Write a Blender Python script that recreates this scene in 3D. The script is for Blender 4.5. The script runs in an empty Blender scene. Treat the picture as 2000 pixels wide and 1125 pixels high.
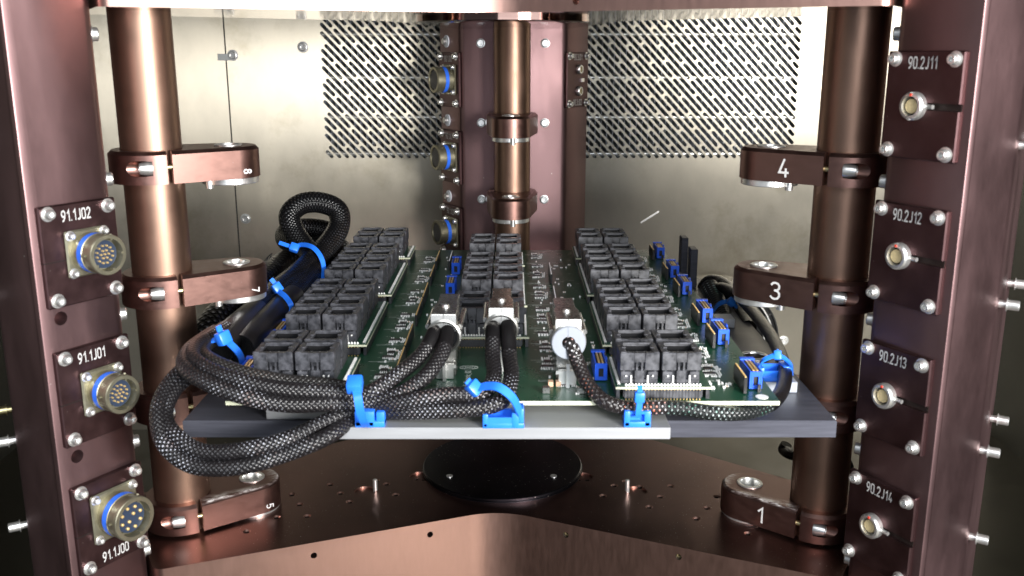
import bpy, bmesh, math, random
from math import radians, sin, cos, pi, sqrt, atan, tan, atan2
from mathutils import Matrix, Vector
random.seed(7)
scene = bpy.context.scene
COL = scene.collection

# ---------------------------------------------------------------- camera, world, lamps, exposure
CAM_H = 0.418
FPX = 1850.0
PITCH = radians(13.89)
cam_d = bpy.data.cameras.new('camera'); cam = bpy.data.objects.new('camera', cam_d); COL.objects.link(cam)
cam.location = (0, 0, CAM_H)
cam.rotation_euler = (pi/2 - PITCH, 0, 0)
cam_d.sensor_width = 36.0
cam_d.lens = 36.0 * FPX / 2000.0
cam_d.clip_start = 0.05; cam_d.clip_end = 50
cam_d.dof.use_dof = True
cam_d.dof.focus_distance = 1.0
cam_d.dof.aperture_fstop = 11.0
scene.camera = cam
scene.cycles.use_denoising = True
scene.cycles.max_bounces = 8
scene.cycles.sample_clamp_indirect = 6.0

world = bpy.data.worlds.new('World'); scene.world = world; world.use_nodes = True
bg = world.node_tree.nodes['Background']
bg.inputs[0].default_value = (0.80, 0.88, 1.0, 1); bg.inputs[1].default_value = 0.21

def area_lamp(name, loc, target, sx, sy, power, col):
    d = bpy.data.lights.new(name, 'AREA'); d.shape = 'RECTANGLE'; d.size = sx; d.size_y = sy
    d.energy = power; d.color = col
    o = bpy.data.objects.new(name, d); COL.objects.link(o)
    o.location = loc
    o.rotation_euler = (Vector(target) - Vector(loc)).to_track_quat('-Z', 'Y').to_euler()
    return o
area_lamp('key_lamp', (0.66, -0.32, 0.42), (-0.02, 1.0, 0.26), 0.36, 0.34, 30.0, (1.0, 0.97, 0.93))
area_lamp('room_lamp', (0.85, -1.10, 0.46), (0.05, 1.2, 0.34), 2.3, 0.75, 21.0, (0.88, 0.93, 1.0))
area_lamp('board_fill_lamp', (0.10, -0.90, 1.45), (0, 0.85, 0.17), 1.5, 0.8, 24.0, (0.92, 0.96, 1.0))  # added fill that brightens the board from above, not a lamp of the place

scene.view_settings.view_transform = 'Standard'
scene.view_settings.look = 'None'
scene.view_settings.exposure = 0.32
scene.view_settings.gamma = 1.0

# ---------------------------------------------------------------- photo geometry: pixel -> point of the place
def ray(px, py):
    u = px - 1000.0; v = py - 562.5
    return Vector((u, FPX*cos(PITCH) - v*sin(PITCH), -(FPX*sin(PITCH) + v*cos(PITCH))))
CAM = Vector((0, 0, CAM_H))
def at(px, py, Y):
    d = ray(px, py); return CAM + d*(Y/d.y)
def atz(px, py, z):
    d = ray(px, py); return CAM + d*((z-CAM_H)/d.z)

# ---------------------------------------------------------------- materials
def socket(n, *names):
    for k in names:
        if k in n.inputs: return n.inputs[k]
def mk(name, col, metal=0.0, rough=0.4, spec=0.5, var=0.0, vscale=8.0, stretch=(1,1,1), rvar=0.0, bump=0.0, bscale=200.0,
       bstretch=(1,1,1), aniso=0.0, anrot=0.0, col2=None, coat=0.0, specks=0.0, speckscale=300.0, tangent=None, darkspots=0.0):
    m = bpy.data.materials.new(name); m.use_nodes = True
    nt = m.node_tree; N = nt.nodes; L = nt.links
    b = N['Principled BSDF']
    b.inputs['Base Color'].default_value = (*col, 1)
    b.inputs['Metallic'].default_value = metal
    b.inputs['Roughness'].default_value = rough
    socket(b, 'Specular IOR Level', 'Specular').default_value = spec
    if coat: b.inputs['Coat Weight'].default_value = coat; b.inputs['Coat Roughness'].default_value = 0.12
    if aniso:
        b.inputs['Anisotropic'].default_value = aniso; b.inputs['Anisotropic Rotation'].default_value = anrot
        if tangent:
            tg = N.new('ShaderNodeTangent'); tg.direction_type = 'UV_MAP'
            L.new(tg.outputs[0], b.inputs['Tangent'])
    tc = N.new('ShaderNodeTexCoord')
    def mapped(s):
        mp = N.new('ShaderNodeMapping'); mp.inputs['Scale'].default_value = s
        L.new(tc.outputs['Object'], mp.inputs[0]); return mp.outputs[0]
    colout = None
    if var or rvar:
        nz = N.new('ShaderNodeTexNoise'); nz.inputs['Scale'].default_value = vscale; nz.inputs['Detail'].default_value = 6
        nz.inputs['Roughness'].default_value = 0.65
        L.new(mapped(stretch), nz.inputs['Vector'])
        if var:
            mx = N.new('ShaderNodeMix'); mx.data_type = 'RGBA'
            c2 = col2 or tuple(min(1, c*(1+var)) for c in col); c1 = tuple(c*(1-var) for c in col)
            mx.inputs[6].default_value = (*c1, 1); mx.inputs[7].default_value = (*c2, 1)
            rp = N.new('ShaderNodeMapRange'); rp.inputs[1].default_value = 0.3; rp.inputs[2].default_value = 0.7
            L.new(nz.outputs[0], rp.inputs[0]); L.new(rp.outputs[0], mx.inputs[0])
            colout = mx.outputs[2]
        if rvar:
            mr = N.new('ShaderNodeMapRange'); mr.inputs[1].default_value = 0.3; mr.inputs[2].default_value = 0.7
            mr.inputs[3].default_value = max(0.02, rough-rvar); mr.inputs[4].default_value = min(1, rough+rvar)
            L.new(nz.outputs[0], mr.inputs[0]); L.new(mr.outputs[0], b.inputs['Roughness'])
    if specks:
        vo = N.new('ShaderNodeTexNoise'); vo.inputs['Scale'].default_value = speckscale; vo.inputs['Detail'].default_value = 2
        L.new(tc.outputs['Object'], vo.inputs['Vector'])
        big = N.new('ShaderNodeTexNoise'); big.inputs['Scale'].default_value = 14; L.new(tc.outputs['Object'], big.inputs['Vector'])
        ad = N.new('ShaderNodeMath'); ad.operation = 'MULTIPLY_ADD'; ad.inputs[1].default_value = 0.18
        L.new(big.outputs[0], ad.inputs[0]); L.new(vo.outputs[0], ad.inputs[2])
        th = N.new('ShaderNodeMapRange'); th.inputs[1].default_value = 0.90-specks; th.inputs[2].default_value = 0.93-specks
        L.new(ad.outputs[0], th.inputs[0])
        m2 = N.new('ShaderNodeMix'); m2.data_type = 'RGBA'
        if colout: L.new(colout, m2.inputs[6])
        else: m2.inputs[6].default_value = (*col, 1)
        m2.inputs[7].default_value = (0.62, 0.60, 0.58, 1)
        L.new(th.outputs[0], m2.inputs[0]); colout = m2.outputs[2]
    if darkspots:
        vo = N.new('ShaderNodeTexNoise'); vo.inputs['Scale'].default_value = 5; vo.inputs['Detail'].default_value = 8
        vo.inputs['Roughness'].default_value = 0.7
        L.new(tc.outputs['Object'], vo.inputs['Vector'])
        th = N.new('ShaderNodeMapRange'); th.inputs[1].default_value = 0.52; th.inputs[2].default_value = 0.75
        th.inputs[4].default_value = darkspots
        L.new(vo.outputs[0], th.inputs[0])
        m2 = N.new('ShaderNodeMix'); m2.data_type = 'RGBA'; m2.blend_type = 'MULTIPLY'
        if colout: L.new(colout, m2.inputs[6])
        else: m2.inputs[6].default_value = (*col, 1)
        m2.inputs[7].default_value = (0.60, 0.56, 0.46, 1)
        L.new(th.outputs[0], m2.inputs[0]); colout = m2.outputs[2]
    if colout: L.new(colout, b.inputs['Base Color'])
    if bump:
        nb = N.new('ShaderNodeTexNoise'); nb.inputs['Scale'].default_value = bscale; nb.inputs['Detail'].default_value = 3
        L.new(mapped(bstretch), nb.inputs['Vector'])
        bp = N.new('ShaderNodeBump'); bp.inputs['Strength'].default_value = bump; bp.inputs['Distance'].default_value = 0.0005
        L.new(nb.outputs[0], bp.inputs['Height']); L.new(bp.outputs[0], b.inputs['Normal'])
    return m

M = {}
M['rod'] = mk('bronze_anodised_tube', (0.295, 0.184, 0.135), 1.0, 0.43, var=0.07, vscale=14, stretch=(1,1,1.6), rvar=0.05, bump=0.05, bscale=40, bstretch=(1,1,90))
M['post'] = mk('mauve_anodised_extrusion', (0.215, 0.134, 0.136), 1.0, 0.43, var=0.09, vscale=11, stretch=(1.6,1.6,0.6), rvar=0.07, bump=0.05, bscale=160, bstretch=(10,10,0.5), specks=0.02, speckscale=150)
M['plate_side'] = mk('bronze_milled_edge', (0.45, 0.272, 0.225), 1.0, 0.34, var=0.035, vscale=60, stretch=(4,4,0.8), rvar=0.03, bump=0.04, bscale=50, bstretch=(14,14,3))
M['plate_face'] = mk('dark_bronze_polished', (0.185, 0.102, 0.086), 1.0, 0.33, var=0.18, vscale=9, rvar=0.06, specks=0.09, speckscale=620)
M['plate_under'] = mk('lapped_bronze_underside', (0.20, 0.13, 0.11), 1.0, 0.07, var=0.1, vscale=9)
M['clamp'] = mk('bronze_clamp', (0.225, 0.128, 0.108), 1.0, 0.37, var=0.05, vscale=90, stretch=(1,1,2), rvar=0.05, bump=0.03, bscale=160, specks=0.03, speckscale=400)
M['conn_plate'] = mk('dark_maroon_plate', (0.105, 0.060, 0.061), 1.0, 0.42, var=0.12, vscale=50, rvar=0.05, bump=0.04, bscale=300, specks=0.03, speckscale=300)
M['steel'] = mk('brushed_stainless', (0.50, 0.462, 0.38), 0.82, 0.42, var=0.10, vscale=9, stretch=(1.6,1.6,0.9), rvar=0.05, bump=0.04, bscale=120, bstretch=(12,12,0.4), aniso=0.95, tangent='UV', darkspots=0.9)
M['steel_dark'] = mk('darkened_steel', (0.10, 0.10, 0.09), 1.0, 0.45, var=0.2, vscale=4, rvar=0.08)  # dark reflections in the side walls' steel put into the base colour
M['silver'] = mk('bright_steel', (0.80, 0.80, 0.78), 0.9, 0.32, var=0.06, vscale=300, rvar=0.05)
M['brass'] = mk('gold_contact', (0.88, 0.62, 0.26), 0.6, 0.35)
M['brass_dark'] = mk('yellow_zinc', (0.62, 0.55, 0.30), 1.0, 0.35)
M['nickel'] = mk('nickel_hood', (0.37, 0.365, 0.345), 0.95, 0.27, var=0.05, vscale=60, rvar=0.05, bump=0.0)
M['alu'] = mk('milled_aluminium', (0.44, 0.45, 0.465), 0.6, 0.44, var=0.05, vscale=40, stretch=(0.3,6,6), rvar=0.05, bump=0.08, bscale=90, bstretch=(0.5,20,20))
M['tray'] = mk('black_anodised_tray', (0.062, 0.064, 0.080), 0.0, 0.42, spec=0.12, var=0.3, vscale=30, stretch=(0.4,4,8), rvar=0.06)
M['black_disc'] = mk('black_disc', (0.035, 0.035, 0.042), 1.0, 0.33, var=0.2, vscale=14, rvar=0.06, specks=0.10, speckscale=420)
M['flange'] = mk('olive_connector', (0.32, 0.30, 0.215), 0.85, 0.40, var=0.10, vscale=120, rvar=0.05)
M['blue_band'] = mk('blue_band', (0.03, 0.16, 0.82), 0.0, 0.4, var=0.15, vscale=200)
M['tie'] = mk('blue_nylon', (0.022, 0.19, 0.90), 0.0, 0.34, var=0.08, vscale=60, bump=0.05, bscale=200)
M['tie_dark'] = mk('dark_blue_nylon', (0.008, 0.07, 0.26), 0.0, 0.4)
M['blue_conn'] = mk('blue_connector_plastic', (0.018, 0.11, 0.74), 0.0, 0.33, var=0.1, vscale=80)
M['black'] = mk('black_plastic', (0.014, 0.014, 0.015), 0.0, 0.38, var=0.2, vscale=90)
M['insert'] = mk('dark_blue_insert', (0.022, 0.034, 0.062), 0.0, 0.4)
M['plastic'] = mk('mottled_black_resin', (0.032, 0.033, 0.040), 0.0, 0.41, spec=1.0, var=0.8, vscale=150, rvar=0.16, bump=0.10, bscale=340)
M['pcb'] = mk('green_solder_mask', (0.013, 0.062, 0.034), 0.0, 0.30, spec=0.25, var=0.16, vscale=24, rvar=0.05)
M['pcb_edge'] = mk('cream_board_edge', (0.66, 0.68, 0.50), 0.0, 0.5, var=0.05, vscale=90)
M['white'] = mk('white_print', (0.62, 0.64, 0.62), 0.0, 0.5)
M['silk'] = mk('silkscreen_ink', (0.46, 0.50, 0.47), 0.0, 0.5)
M['engrave'] = mk('engraved_print', (0.62, 0.61, 0.60), 0.3, 0.5, var=0.25, vscale=900)
M['washer'] = mk('white_nylon_washer', (0.72, 0.75, 0.80), 0.0, 0.4)
M['tan'] = mk('tan_insulator', (0.62, 0.50, 0.27), 0.0, 0.45, var=0.25, vscale=500)
M['red'] = mk('red_dot', (0.75, 0.06, 0.03), 0.0, 0.4)
M['solder'] = mk('solder', (0.90, 0.90, 0.88), 0.05, 0.30)
M['hood_white'] = mk('white_anodised_gland', (0.33, 0.355, 0.40), 0.35, 0.36, var=0.04, vscale=60)
M['shrink'] = mk('heat_shrink', (0.012, 0.011, 0.012), 0.0, 0.42, spec=0.4, bump=0.12, bscale=90)
M['hole'] = mk('bore_shade_and_joint', (0.03, 0.02, 0.018), 0.6, 0.5)  # paints the shade in drilled holes; also used for joints and slots
M['ceramic'] = mk('resistor_ceramic', (0.60, 0.60, 0.58), 0.0, 0.4)
M['liner'] = mk('black_shade_liner', (0.008, 0.008, 0.009), 0.0, 0.7, spec=0.15)
M['rubber'] = mk('fan_black', (0.016, 0.016, 0.016), 0.0, 0.35)
M['cap_orange'] = mk('ceramic_capacitor', (0.55, 0.36, 0.24), 0.0, 0.4)
M['mesh_face'] = mk('woven_dark_gasket', (0.05, 0.052, 0.058), 0.1, 0.45, var=0.4, vscale=700, bump=0.6, bscale=900)
M['fin'] = mk('cooler_fin', (0.62, 0.65, 0.70), 0.2, 0.4)
M['floor'] = mk('dull_floor_sheet', (0.04, 0.036, 0.026), 0.85, 0.42, var=0.25, vscale=6, rvar=0.1)

def braid(name, base, glint, glint2, n_around, per_m, amount, rough=0.34, spec=0.45):
    """woven sleeve: filament glints painted as flecks on a diamond lattice along the sleeve (UV: u round, v metres along)"""
    m = bpy.data.materials.new(name); m.use_nodes = True
    nt = m.node_tree; N = nt.nodes; L = nt.links; b = N['Principled BSDF']
    uv = N.new('ShaderNodeUVMap'); sp = N.new('ShaderNodeSeparateXYZ'); L.new(uv.outputs[0], sp.inputs[0])
    def math_(op, a, c=None, d=None):
        n = N.new('ShaderNodeMath'); n.operation = op
        for i, q in enumerate((a, c, d)):
            if q is None: continue
            if isinstance(q, (int, float)): n.inputs[i].default_value = q
            else: L.new(q, n.inputs[i])
        return n.outputs[0]
    U = math_('MULTIPLY', sp.outputs[0], n_around); V = math_('MULTIPLY', sp.outputs[1], per_m)
    a = math_('ADD', U, V); c = math_('SUBTRACT', U, V)
    ca = math_('ABSOLUTE', math_('SINE', math_('MULTIPLY', a, pi))); cc = math_('ABSOLUTE', math_('SINE', math_('MULTIPLY', c, pi)))
    h = math_('MULTIPLY', ca, cc)
    nz = N.new('ShaderNodeTexNoise'); nz.inputs['Scale'].default_value = 34; nz.inputs['Detail'].default_value = 3
    tc = N.new('ShaderNodeTexCoord'); L.new(tc.outputs['Object'], nz.inputs[0])
    thr = math_('ADD', h, math_('MULTIPLY', math_('SUBTRACT', nz.outputs[0], 0.5), 1.15))
    mr = N.new('ShaderNodeMapRange'); mr.inputs[1].default_value = 0.88; mr.inputs[2].default_value = 1.06; mr.inputs[4].default_value = amount
    L.new(thr, mr.inputs[0])
    n2 = N.new('ShaderNodeTexNoise'); n2.inputs['Scale'].default_value = 70; L.new(tc.outputs['Object'], n2.inputs[0])
    mf = N.new('ShaderNodeMix'); mf.data_type = 'RGBA'; mf.inputs[6].default_value = (*glint, 1); mf.inputs[7].default_value = (*glint2, 1)
    r2 = N.new('ShaderNodeMapRange'); r2.inputs[1].default_value = 0.5; r2.inputs[2].default_value = 0.62; L.new(n2.outputs[0], r2.inputs[0]); L.new(r2.outputs[0], mf.inputs[0])
    mx = N.new('ShaderNodeMix'); mx.data_type = 'RGBA'; mx.inputs[6].default_value = (*base, 1)
    L.new(mf.outputs[2], mx.inputs[7]); L.new(mr.outputs[0], mx.inputs[0])
    L.new(mx.outputs[2], b.inputs['Base Color'])
    b.inputs['Roughness'].default_value = rough; socket(b, 'Specular IOR Level', 'Specular').default_value = spec
    bp = N.new('ShaderNodeBump'); bp.inputs['Strength'].default_value = 0.9; bp.inputs['Distance'].default_value = 0.0006
    L.new(h, bp.inputs['Height']); L.new(bp.outputs[0], b.inputs['Normal'])
    return m
M['braid'] = braid('grey_glint_braid', (0.010, 0.009, 0.010), (0.52, 0.54, 0.61), (0.20, 0.15, 0.14), 8, 255, 1.0)
M['braid_black'] = braid('black_braid', (0.004, 0.004, 0.0045), (0.07, 0.07, 0.08), (0.04, 0.03, 0.025), 12, 250, 0.7, 0.26, 0.35)
M['braid_mesh'] = braid('open_black_braid', (0.004, 0.004, 0.0045), (0.30, 0.30, 0.32), (0.12, 0.11, 0.10), 9, 130, 0.9, 0.28, 0.4)
M['braid_dim'] = braid('charcoal_braid', (0.014, 0.0125, 0.012), (0.15, 0.14, 0.14), (0.08, 0.06, 0.05), 8, 255, 0.8)
M['braid_red'] = braid('red_flecked_braid', (0.014, 0.011, 0.011), (0.55, 0.55, 0.58), (0.42, 0.12, 0.06), 6, 230, 1.0)
M['braid_green'] = braid('green_flecked_braid', (0.010, 0.012, 0.012), (0.45, 0.52, 0.52), (0.10, 0.26, 0.20), 6, 230, 0.95)

# ---------------------------------------------------------------- mesh helpers
class MB:
    def __init__(s): s.bm = bmesh.new()
    def _tf(s, vs, mat):
        if mat is not None:
            for v in vs: v.co = mat @ v.co
    def box(s, x0, x1, y0, y1, z0, z1, bev=0.0, mat=None, seg=1, mi=0):
        r = bmesh.ops.create_cube(s.bm, size=1.0); vs = r['verts']
        for v in vs:
            v.co = Vector((x0 if v.co.x < 0 else x1, y0 if v.co.y < 0 else y1, z0 if v.co.z < 0 else z1))
        fs = set(f for v in vs for f in v.link_faces)
        for f in fs: f.material_index = mi
        if bev:
            es = list(set(e for v in vs for e in v.link_edges))
            rr = bmesh.ops.bevel(s.bm, geom=es, offset=bev, segments=seg, affect='EDGES', profile=0.5)
            vs = list(set(v for f in rr['faces'] for v in f.verts) | set(v for v in vs if v.is_valid))
        s._tf(vs, mat); return s
    def prism(s, poly, z0, z1, cham=0.0, mat=None, poly_in=None, mi=0, cham_bot=0.0):
        n = len(poly); rings = []
        levels = [(poly, z0), (poly, z1)]
        if cham: levels = [(poly, z0), (poly, z1-cham), (poly_in, z1)]
        if cham_bot and cham: levels = [(poly_in, z0), (poly, z0+cham_bot), (poly, z1-cham), (poly_in, z1)]
        vs = []
        for p, z in levels:
            r = [s.bm.verts.new((q[0], q[1], z)) for q in p]; rings.append(r); vs += r
        fs = [s.bm.faces.new(list(reversed(rings[0]))), s.bm.faces.new(rings[-1])]
        for a, b in zip(rings, rings[1:]):
            for i in range(n):
                j = (i+1) % n; fs.append(s.bm.faces.new((a[i], a[j], b[j], b[i])))
        for f in fs: f.material_index = mi
        s._tf(vs, mat); return s
    def lathe(s, prof, n=24, mat=None, caps=True, mi=0):
        rings = []; vs = []
        for r, z in prof:
            if r < 1e-7:
                v = s.bm.verts.new((0, 0, z)); rings.append([v]); vs.append(v)
            else:
                q = [s.bm.verts.new((r*cos(2*pi*k/n), r*sin(2*pi*k/n), z)) for k in range(n)]
                rings.append(q); vs += q
        fs = []
        for a, b in zip(rings, rings[1:]):
            for i in range(n):
                j = (i+1) % n
                if len(a) == 1 and len(b) == 1: continue
                if len(a) == 1: fs.append(s.bm.faces.new((a[0], b[j], b[i])))
                elif len(b) == 1: fs.append(s.bm.faces.new((a[i], a[j], b[0])))
                else: fs.append(s.bm.faces.new((a[i], a[j], b[j], b[i])))
        if caps:
            if len(rings[0]) > 1: fs.append(s.bm.faces.new(list(reversed(rings[0]))))
            if len(rings[-1]) > 1: fs.append(s.bm.faces.new(rings[-1]))
        for f in fs: f.material_index = mi
        s._tf(vs, mat); return s
    def tube(s, pts, rad, n=16, up=Vector((0, 0, 1)), sx=1.0, sy=1.0, taper=None, mi=0):
        """round (or flat, with sx/sy) tube along a polyline; UV u = round, v = metres along"""
        uvl = s.bm.loops.layers.uv.verify()
        rings = []; acc = 0.0; pts = [Vector(p) for p in pts]; m = len(pts); prev = None; vv = []
        nrm = None
        for i, p in enumerate(pts):
            t = (pts[min(i+1, m-1)] - pts[max(i-1, 0)]).normalized()
            if nrm is None:
                nrm = t.cross(up);
                if nrm.length < 1e-4: nrm = t.cross(Vector((1, 0, 0)))
                nrm.normalize()
            else:
                nrm = (nrm - t*nrm.dot(t)).normalized()
            bn = t.cross(nrm).normalized()
            if i: acc += (p - pts[i-1]).length
            r = rad if taper is None else rad*taper(i/(m-1))
            rings.append([s.bm.verts.new(p + nrm*(r*sx*cos(2*pi*k/n)) + bn*(r*sy*sin(2*pi*k/n))) for k in range(n)])
            vv.append(acc)
        for i in range(m-1):
            a, b = rings[i], rings[i+1]
            for k in range(n):
                j = (k+1) % n
                f = s.bm.faces.new((a[k], a[j], b[j], b[k])); f.material_index = mi
                for lp, (uu, vw) in zip(f.loops, ((k/n, vv[i]), ((k+1)/n, vv[i]), ((k+1)/n, vv[i+1]), (k/n, vv[i+1]))):
                    lp[uvl].uv = (uu, vw)
        s.bm.faces.new(list(reversed(rings[0]))); s.bm.faces.new(rings[-1])
        return s
    def mesh(s, name, angle=35):
        bmesh.ops.recalc_face_normals(s.bm, faces=s.bm.faces)
        me = bpy.data.meshes.new(name); s.bm.to_mesh(me); s.bm.free()
        return smooth(me, angle)
def smooth(me, angle=35):
    me.polygons.foreach_set('use_smooth', [True]*len(me.polygons))
    try: me.set_sharp_from_angle(angle=radians(angle))
    except Exception: pass
    return me
def put(name, me, mats, parent=None, label=None, kind=None, mat=None):
    o = bpy.data.objects.new(name, me); COL.objects.link(o)
    if not isinstance(mats, (list, tuple)): mats = [mats]
    if len(me.materials) == 0:
        for m in mats: me.materials.append(m)
    if parent: o.parent = parent
    if mat is not None: o.matrix_local = mat
    if label: o['label'] = label
    if kind: o['kind'] = kind
    return o
def flat_uv(me):
    """UV = (x, z) so that the brushed sheet has one grain direction"""
    uv = me.uv_layers.new(name='UVMap')
    for lp in me.loops:
        c = me.vertices[lp.vertex_index].co; uv.data[lp.index].uv = (c.x, c.z)
    return me
def part(name, mb, mats, parent, world=False, kind=None, label=None, angle=35, mat=None):
    """one mesh = one part; world=True: the shape was given in world coordinates"""
    me = mb.mesh(name, angle) if isinstance(mb, MB) else mb
    if world: me.transform(root_mat(parent).inverted())
    return put(name, me, mats, parent, label, kind, mat)
def root_mat(o):
    mtx = o.matrix_basis.copy()
    while o.parent: o = o.parent; mtx = o.matrix_basis @ mtx
    return mtx
def thing(name, label, cat, mat=None, loc=None, group=None):
    o = bpy.data.objects.new(name, None); COL.objects.link(o); o.empty_display_size = 0.02
    if mat is not None: o.matrix_basis = mat
    elif loc is not None: o.matrix_basis = Matrix.Translation(Vector(loc))
    o['label'] = label; o['category'] = cat
    if group: o['group'] = group
    return o
def tag(o, label, cat, group=None):
    o['label'] = label; o['category'] = cat
    if group: o['group'] = group
    return o
def structure(name, mb, mats, label=None):
    o = put(name, mb.mesh(name), mats); o['kind'] = 'structure'
    return o
def copy_tree(o, mat, label=None, group=None):
    def rec(src, par):
        c = src.copy(); COL.objects.link(c)
        if par: c.parent = par
        for ch in [q for q in ALLCH.get(src.name, [])]: rec(ch, c)
        return c
    ALLCH = {}
    for q in COL.objects:
        if q.parent: ALLCH.setdefault(q.parent.name, []).append(q)
    r = rec(o, None); r.matrix_basis = mat
    if label: r['label'] = label
    if group: r['group'] = group
    return r
def baked(o):
    dg = bpy.context.evaluated_depsgraph_get(); dg.update()
    return bpy.data.meshes.new_from_object(o.evaluated_get(dg))
def cut(me, cutter_mb, angle=35):
    """boolean difference, evaluated once to a plain mesh"""
    a = bpy.data.objects.new('a', me); COL.objects.link(a)
    cm = cutter_mb.mesh('cutter'); b = bpy.data.objects.new('b', cm); COL.objects.link(b)
    md = a.modifiers.new('d', 'BOOLEAN'); md.object = b; md.operation = 'DIFFERENCE'; md.solver = 'EXACT'; md.use_self = True
    r = baked(a); bpy.data.objects.remove(a); bpy.data.objects.remove(b); r.materials.clear()
    return smooth(r, angle)
def text_mesh(s, size, depth=0.0003, sx=0.78, align='CENTER'):
    c = bpy.data.curves.new('text', 'FONT'); c.body = s; c.size = size; c.extrude = depth; c.align_x = align; c.align_y = 'CENTER'
    c.resolution_u = 3; c.offset = size*0.012
    o = bpy.data.objects.new('text', c); COL.objects.link(o)
    me = baked(o); bpy.data.objects.remove(o); me.transform(Matrix.Diagonal((sx, 1, 1, 1))); me.materials.clear()
    return me
GLYPH = {
 '0': [[(0,.22),(.06,.06),(.22,0),(.33,0),(.49,.06),(.55,.22),(.55,.78),(.49,.94),(.33,1),(.22,1),(.06,.94),(0,.78),(0,.22)]],
 '1': [[(.10,.74),(.36,1),(.36,0)]],
 '2': [[(.02,.80),(.10,.95),(.25,1),(.38,.98),(.51,.88),(.53,.72),(.46,.56),(0,0),(.55,0)]],
 '3': [[(.02,.86),(.12,.97),(.27,1),(.42,.96),(.52,.84),(.52,.68),(.42,.56),(.24,.53)],[(.24,.53),(.44,.49),(.55,.36),(.55,.20),(.45,.05),(.28,0),(.12,.03),(0,.14)]],
 '4': [[(.30,1),(.02,.24),(.58,.24)],[(.42,.46),(.42,0)]],
 '5': [[(.50,1),(.07,1),(.04,.52),(.20,.60),(.36,.59),(.51,.48),(.55,.32),(.50,.12),(.36,.01),(.18,0),(.02,.10)]],
 '7': [[(0,1),(.55,1),(.20,0)]],
 '8': [[(.27,.54),(.10,.64),(.05,.78),(.12,.94),(.27,1),(.43,.94),(.50,.78),(.44,.64),(.27,.54),(.08,.44),(0,.26),(.08,.07),(.27,0),(.47,.07),(.55,.26),(.46,.44),(.27,.54)]],
 '9': [[(.08,0),(.26,.06),(.44,.30),(.54,.60),(.54,.78),(.44,.95),(.27,1),(.10,.95),(0,.78),(0,.62),(.10,.46),(.27,.42),(.44,.50),(.52,.62)]],
 'J': [[(.45,1),(.45,.22),(.38,.06),(.22,0),(.06,.04)]],
 '.': [[(.02,0),(.02,.03)]]}
def engraved(txt, h, w=0.16, gap=0.34, sx=1.0):
    """engraved letters of even stroke width, centred on the origin"""
    adv = {'.': 0.10, '1': 0.42, 'J': 0.50}
    tot = sum(adv.get(c, 0.57) for c in txt) + gap*(len(txt)-1); x = -tot/2; b = MB()
    k = 0
    for c in txt:
        for st in GLYPH[c]:
            P_ = [Vector(((x + q[0])*h, (q[1]-0.5)*h)) for q in st]; m = len(P_); r = w*h/2; L_ = []; R_ = []
            z = 0.00022 + 0.00002*(k % 3); k += 1
            for i, p in enumerate(P_):
                d0 = (P_[i]-P_[i-1]).normalized() if i else (P_[1]-P_[0]).normalized()
                d1 = (P_[i+1]-P_[i]).normalized() if i < m-1 else d0
                t = (d0+d1).normalized() if (d0+d1).length > 1e-4 else d1
                nn = Vector((-t.y, t.x)); kk = r/max(0.5, abs(nn.dot(Vector((-d1.y, d1.x)))))
                e = t*(-r*0.5 if i == 0 else (r*0.5 if i == m-1 else 0))
                L_.append(b.bm.verts.new((p.x+nn.x*kk+e.x, p.y+nn.y*kk+e.y, z))); R_.append(b.bm.verts.new((p.x-nn.x*kk+e.x, p.y-nn.y*kk+e.y, z)))
            for i in range(m-1): b.bm.faces.new((R_[i], R_[i+1], L_[i+1], L_[i]))
        x += adv.get(c, 0.57) + gap
    me = b.mesh('lettering'); me.transform(Matrix.Diagonal((sx, 1, 1, 1))); return me
def frame(o, x, y, z):
    return Matrix(((x.x, y.x, z.x, o.x), (x.y, y.y, z.y, o.y), (x.z, y.z, z.z, o.z), (0, 0, 0, 1)))
def spline(pts, sub=8):
    """Catmull-Rom through the points"""
    P = [Vector(p) for p in pts]; P = [P[0]*2-P[1]] + P + [P[-1]*2-P[-2]]; out = []
    for i in range(1, len(P)-2):
        a, b, c, d = P[i-1:i+3]
        for k in range(sub):
            t = k/sub
            out.append(0.5*((2*b) + (c-a)*t + (2*a-5*b+4*c-d)*t*t + (3*b-a-3*c+d)*t**3))
    out.append(P[-2]); return out
T = Matrix.Translation
def RX(a): return Matrix.Rotation(a, 4, 'X')
def RY(a): return Matrix.Rotation(a, 4, 'Y')
def RZ(a): return Matrix.Rotation(a, 4, 'Z')

# ---------------------------------------------------------------- the fixture: three posts 120 degrees apart
FC = Vector((-0.0086, 0.955, 0)); FR = 0.333
ANG = {'rear': radians(88.5), 'left': radians(208.5), 'right': radians(328.5)}
def arm_mat(k, z=0.0):
    a = ANG[k]; o = Vector((cos(a), sin(a), 0)); i = -o; y = Vector((-i.y, i.x, 0))
    return frame(FC + o*FR + Vector((0, 0, z)), i, y, Vector((0, 0, 1)))

# ---------------------------------------------------------------- cabinet: floor, side walls (the setting)
WY = 1.50
b = MB().box(-0.80, 0.80, -0.1, WY+0.06, -0.212, -0.20)
structure('floor', b, M['floor'])
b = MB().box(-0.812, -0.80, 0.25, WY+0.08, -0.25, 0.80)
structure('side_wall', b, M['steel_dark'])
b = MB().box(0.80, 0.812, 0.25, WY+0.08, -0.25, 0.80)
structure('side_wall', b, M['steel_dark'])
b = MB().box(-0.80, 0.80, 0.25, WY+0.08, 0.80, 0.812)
structure('ceiling', b, M['steel_dark'])

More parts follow.
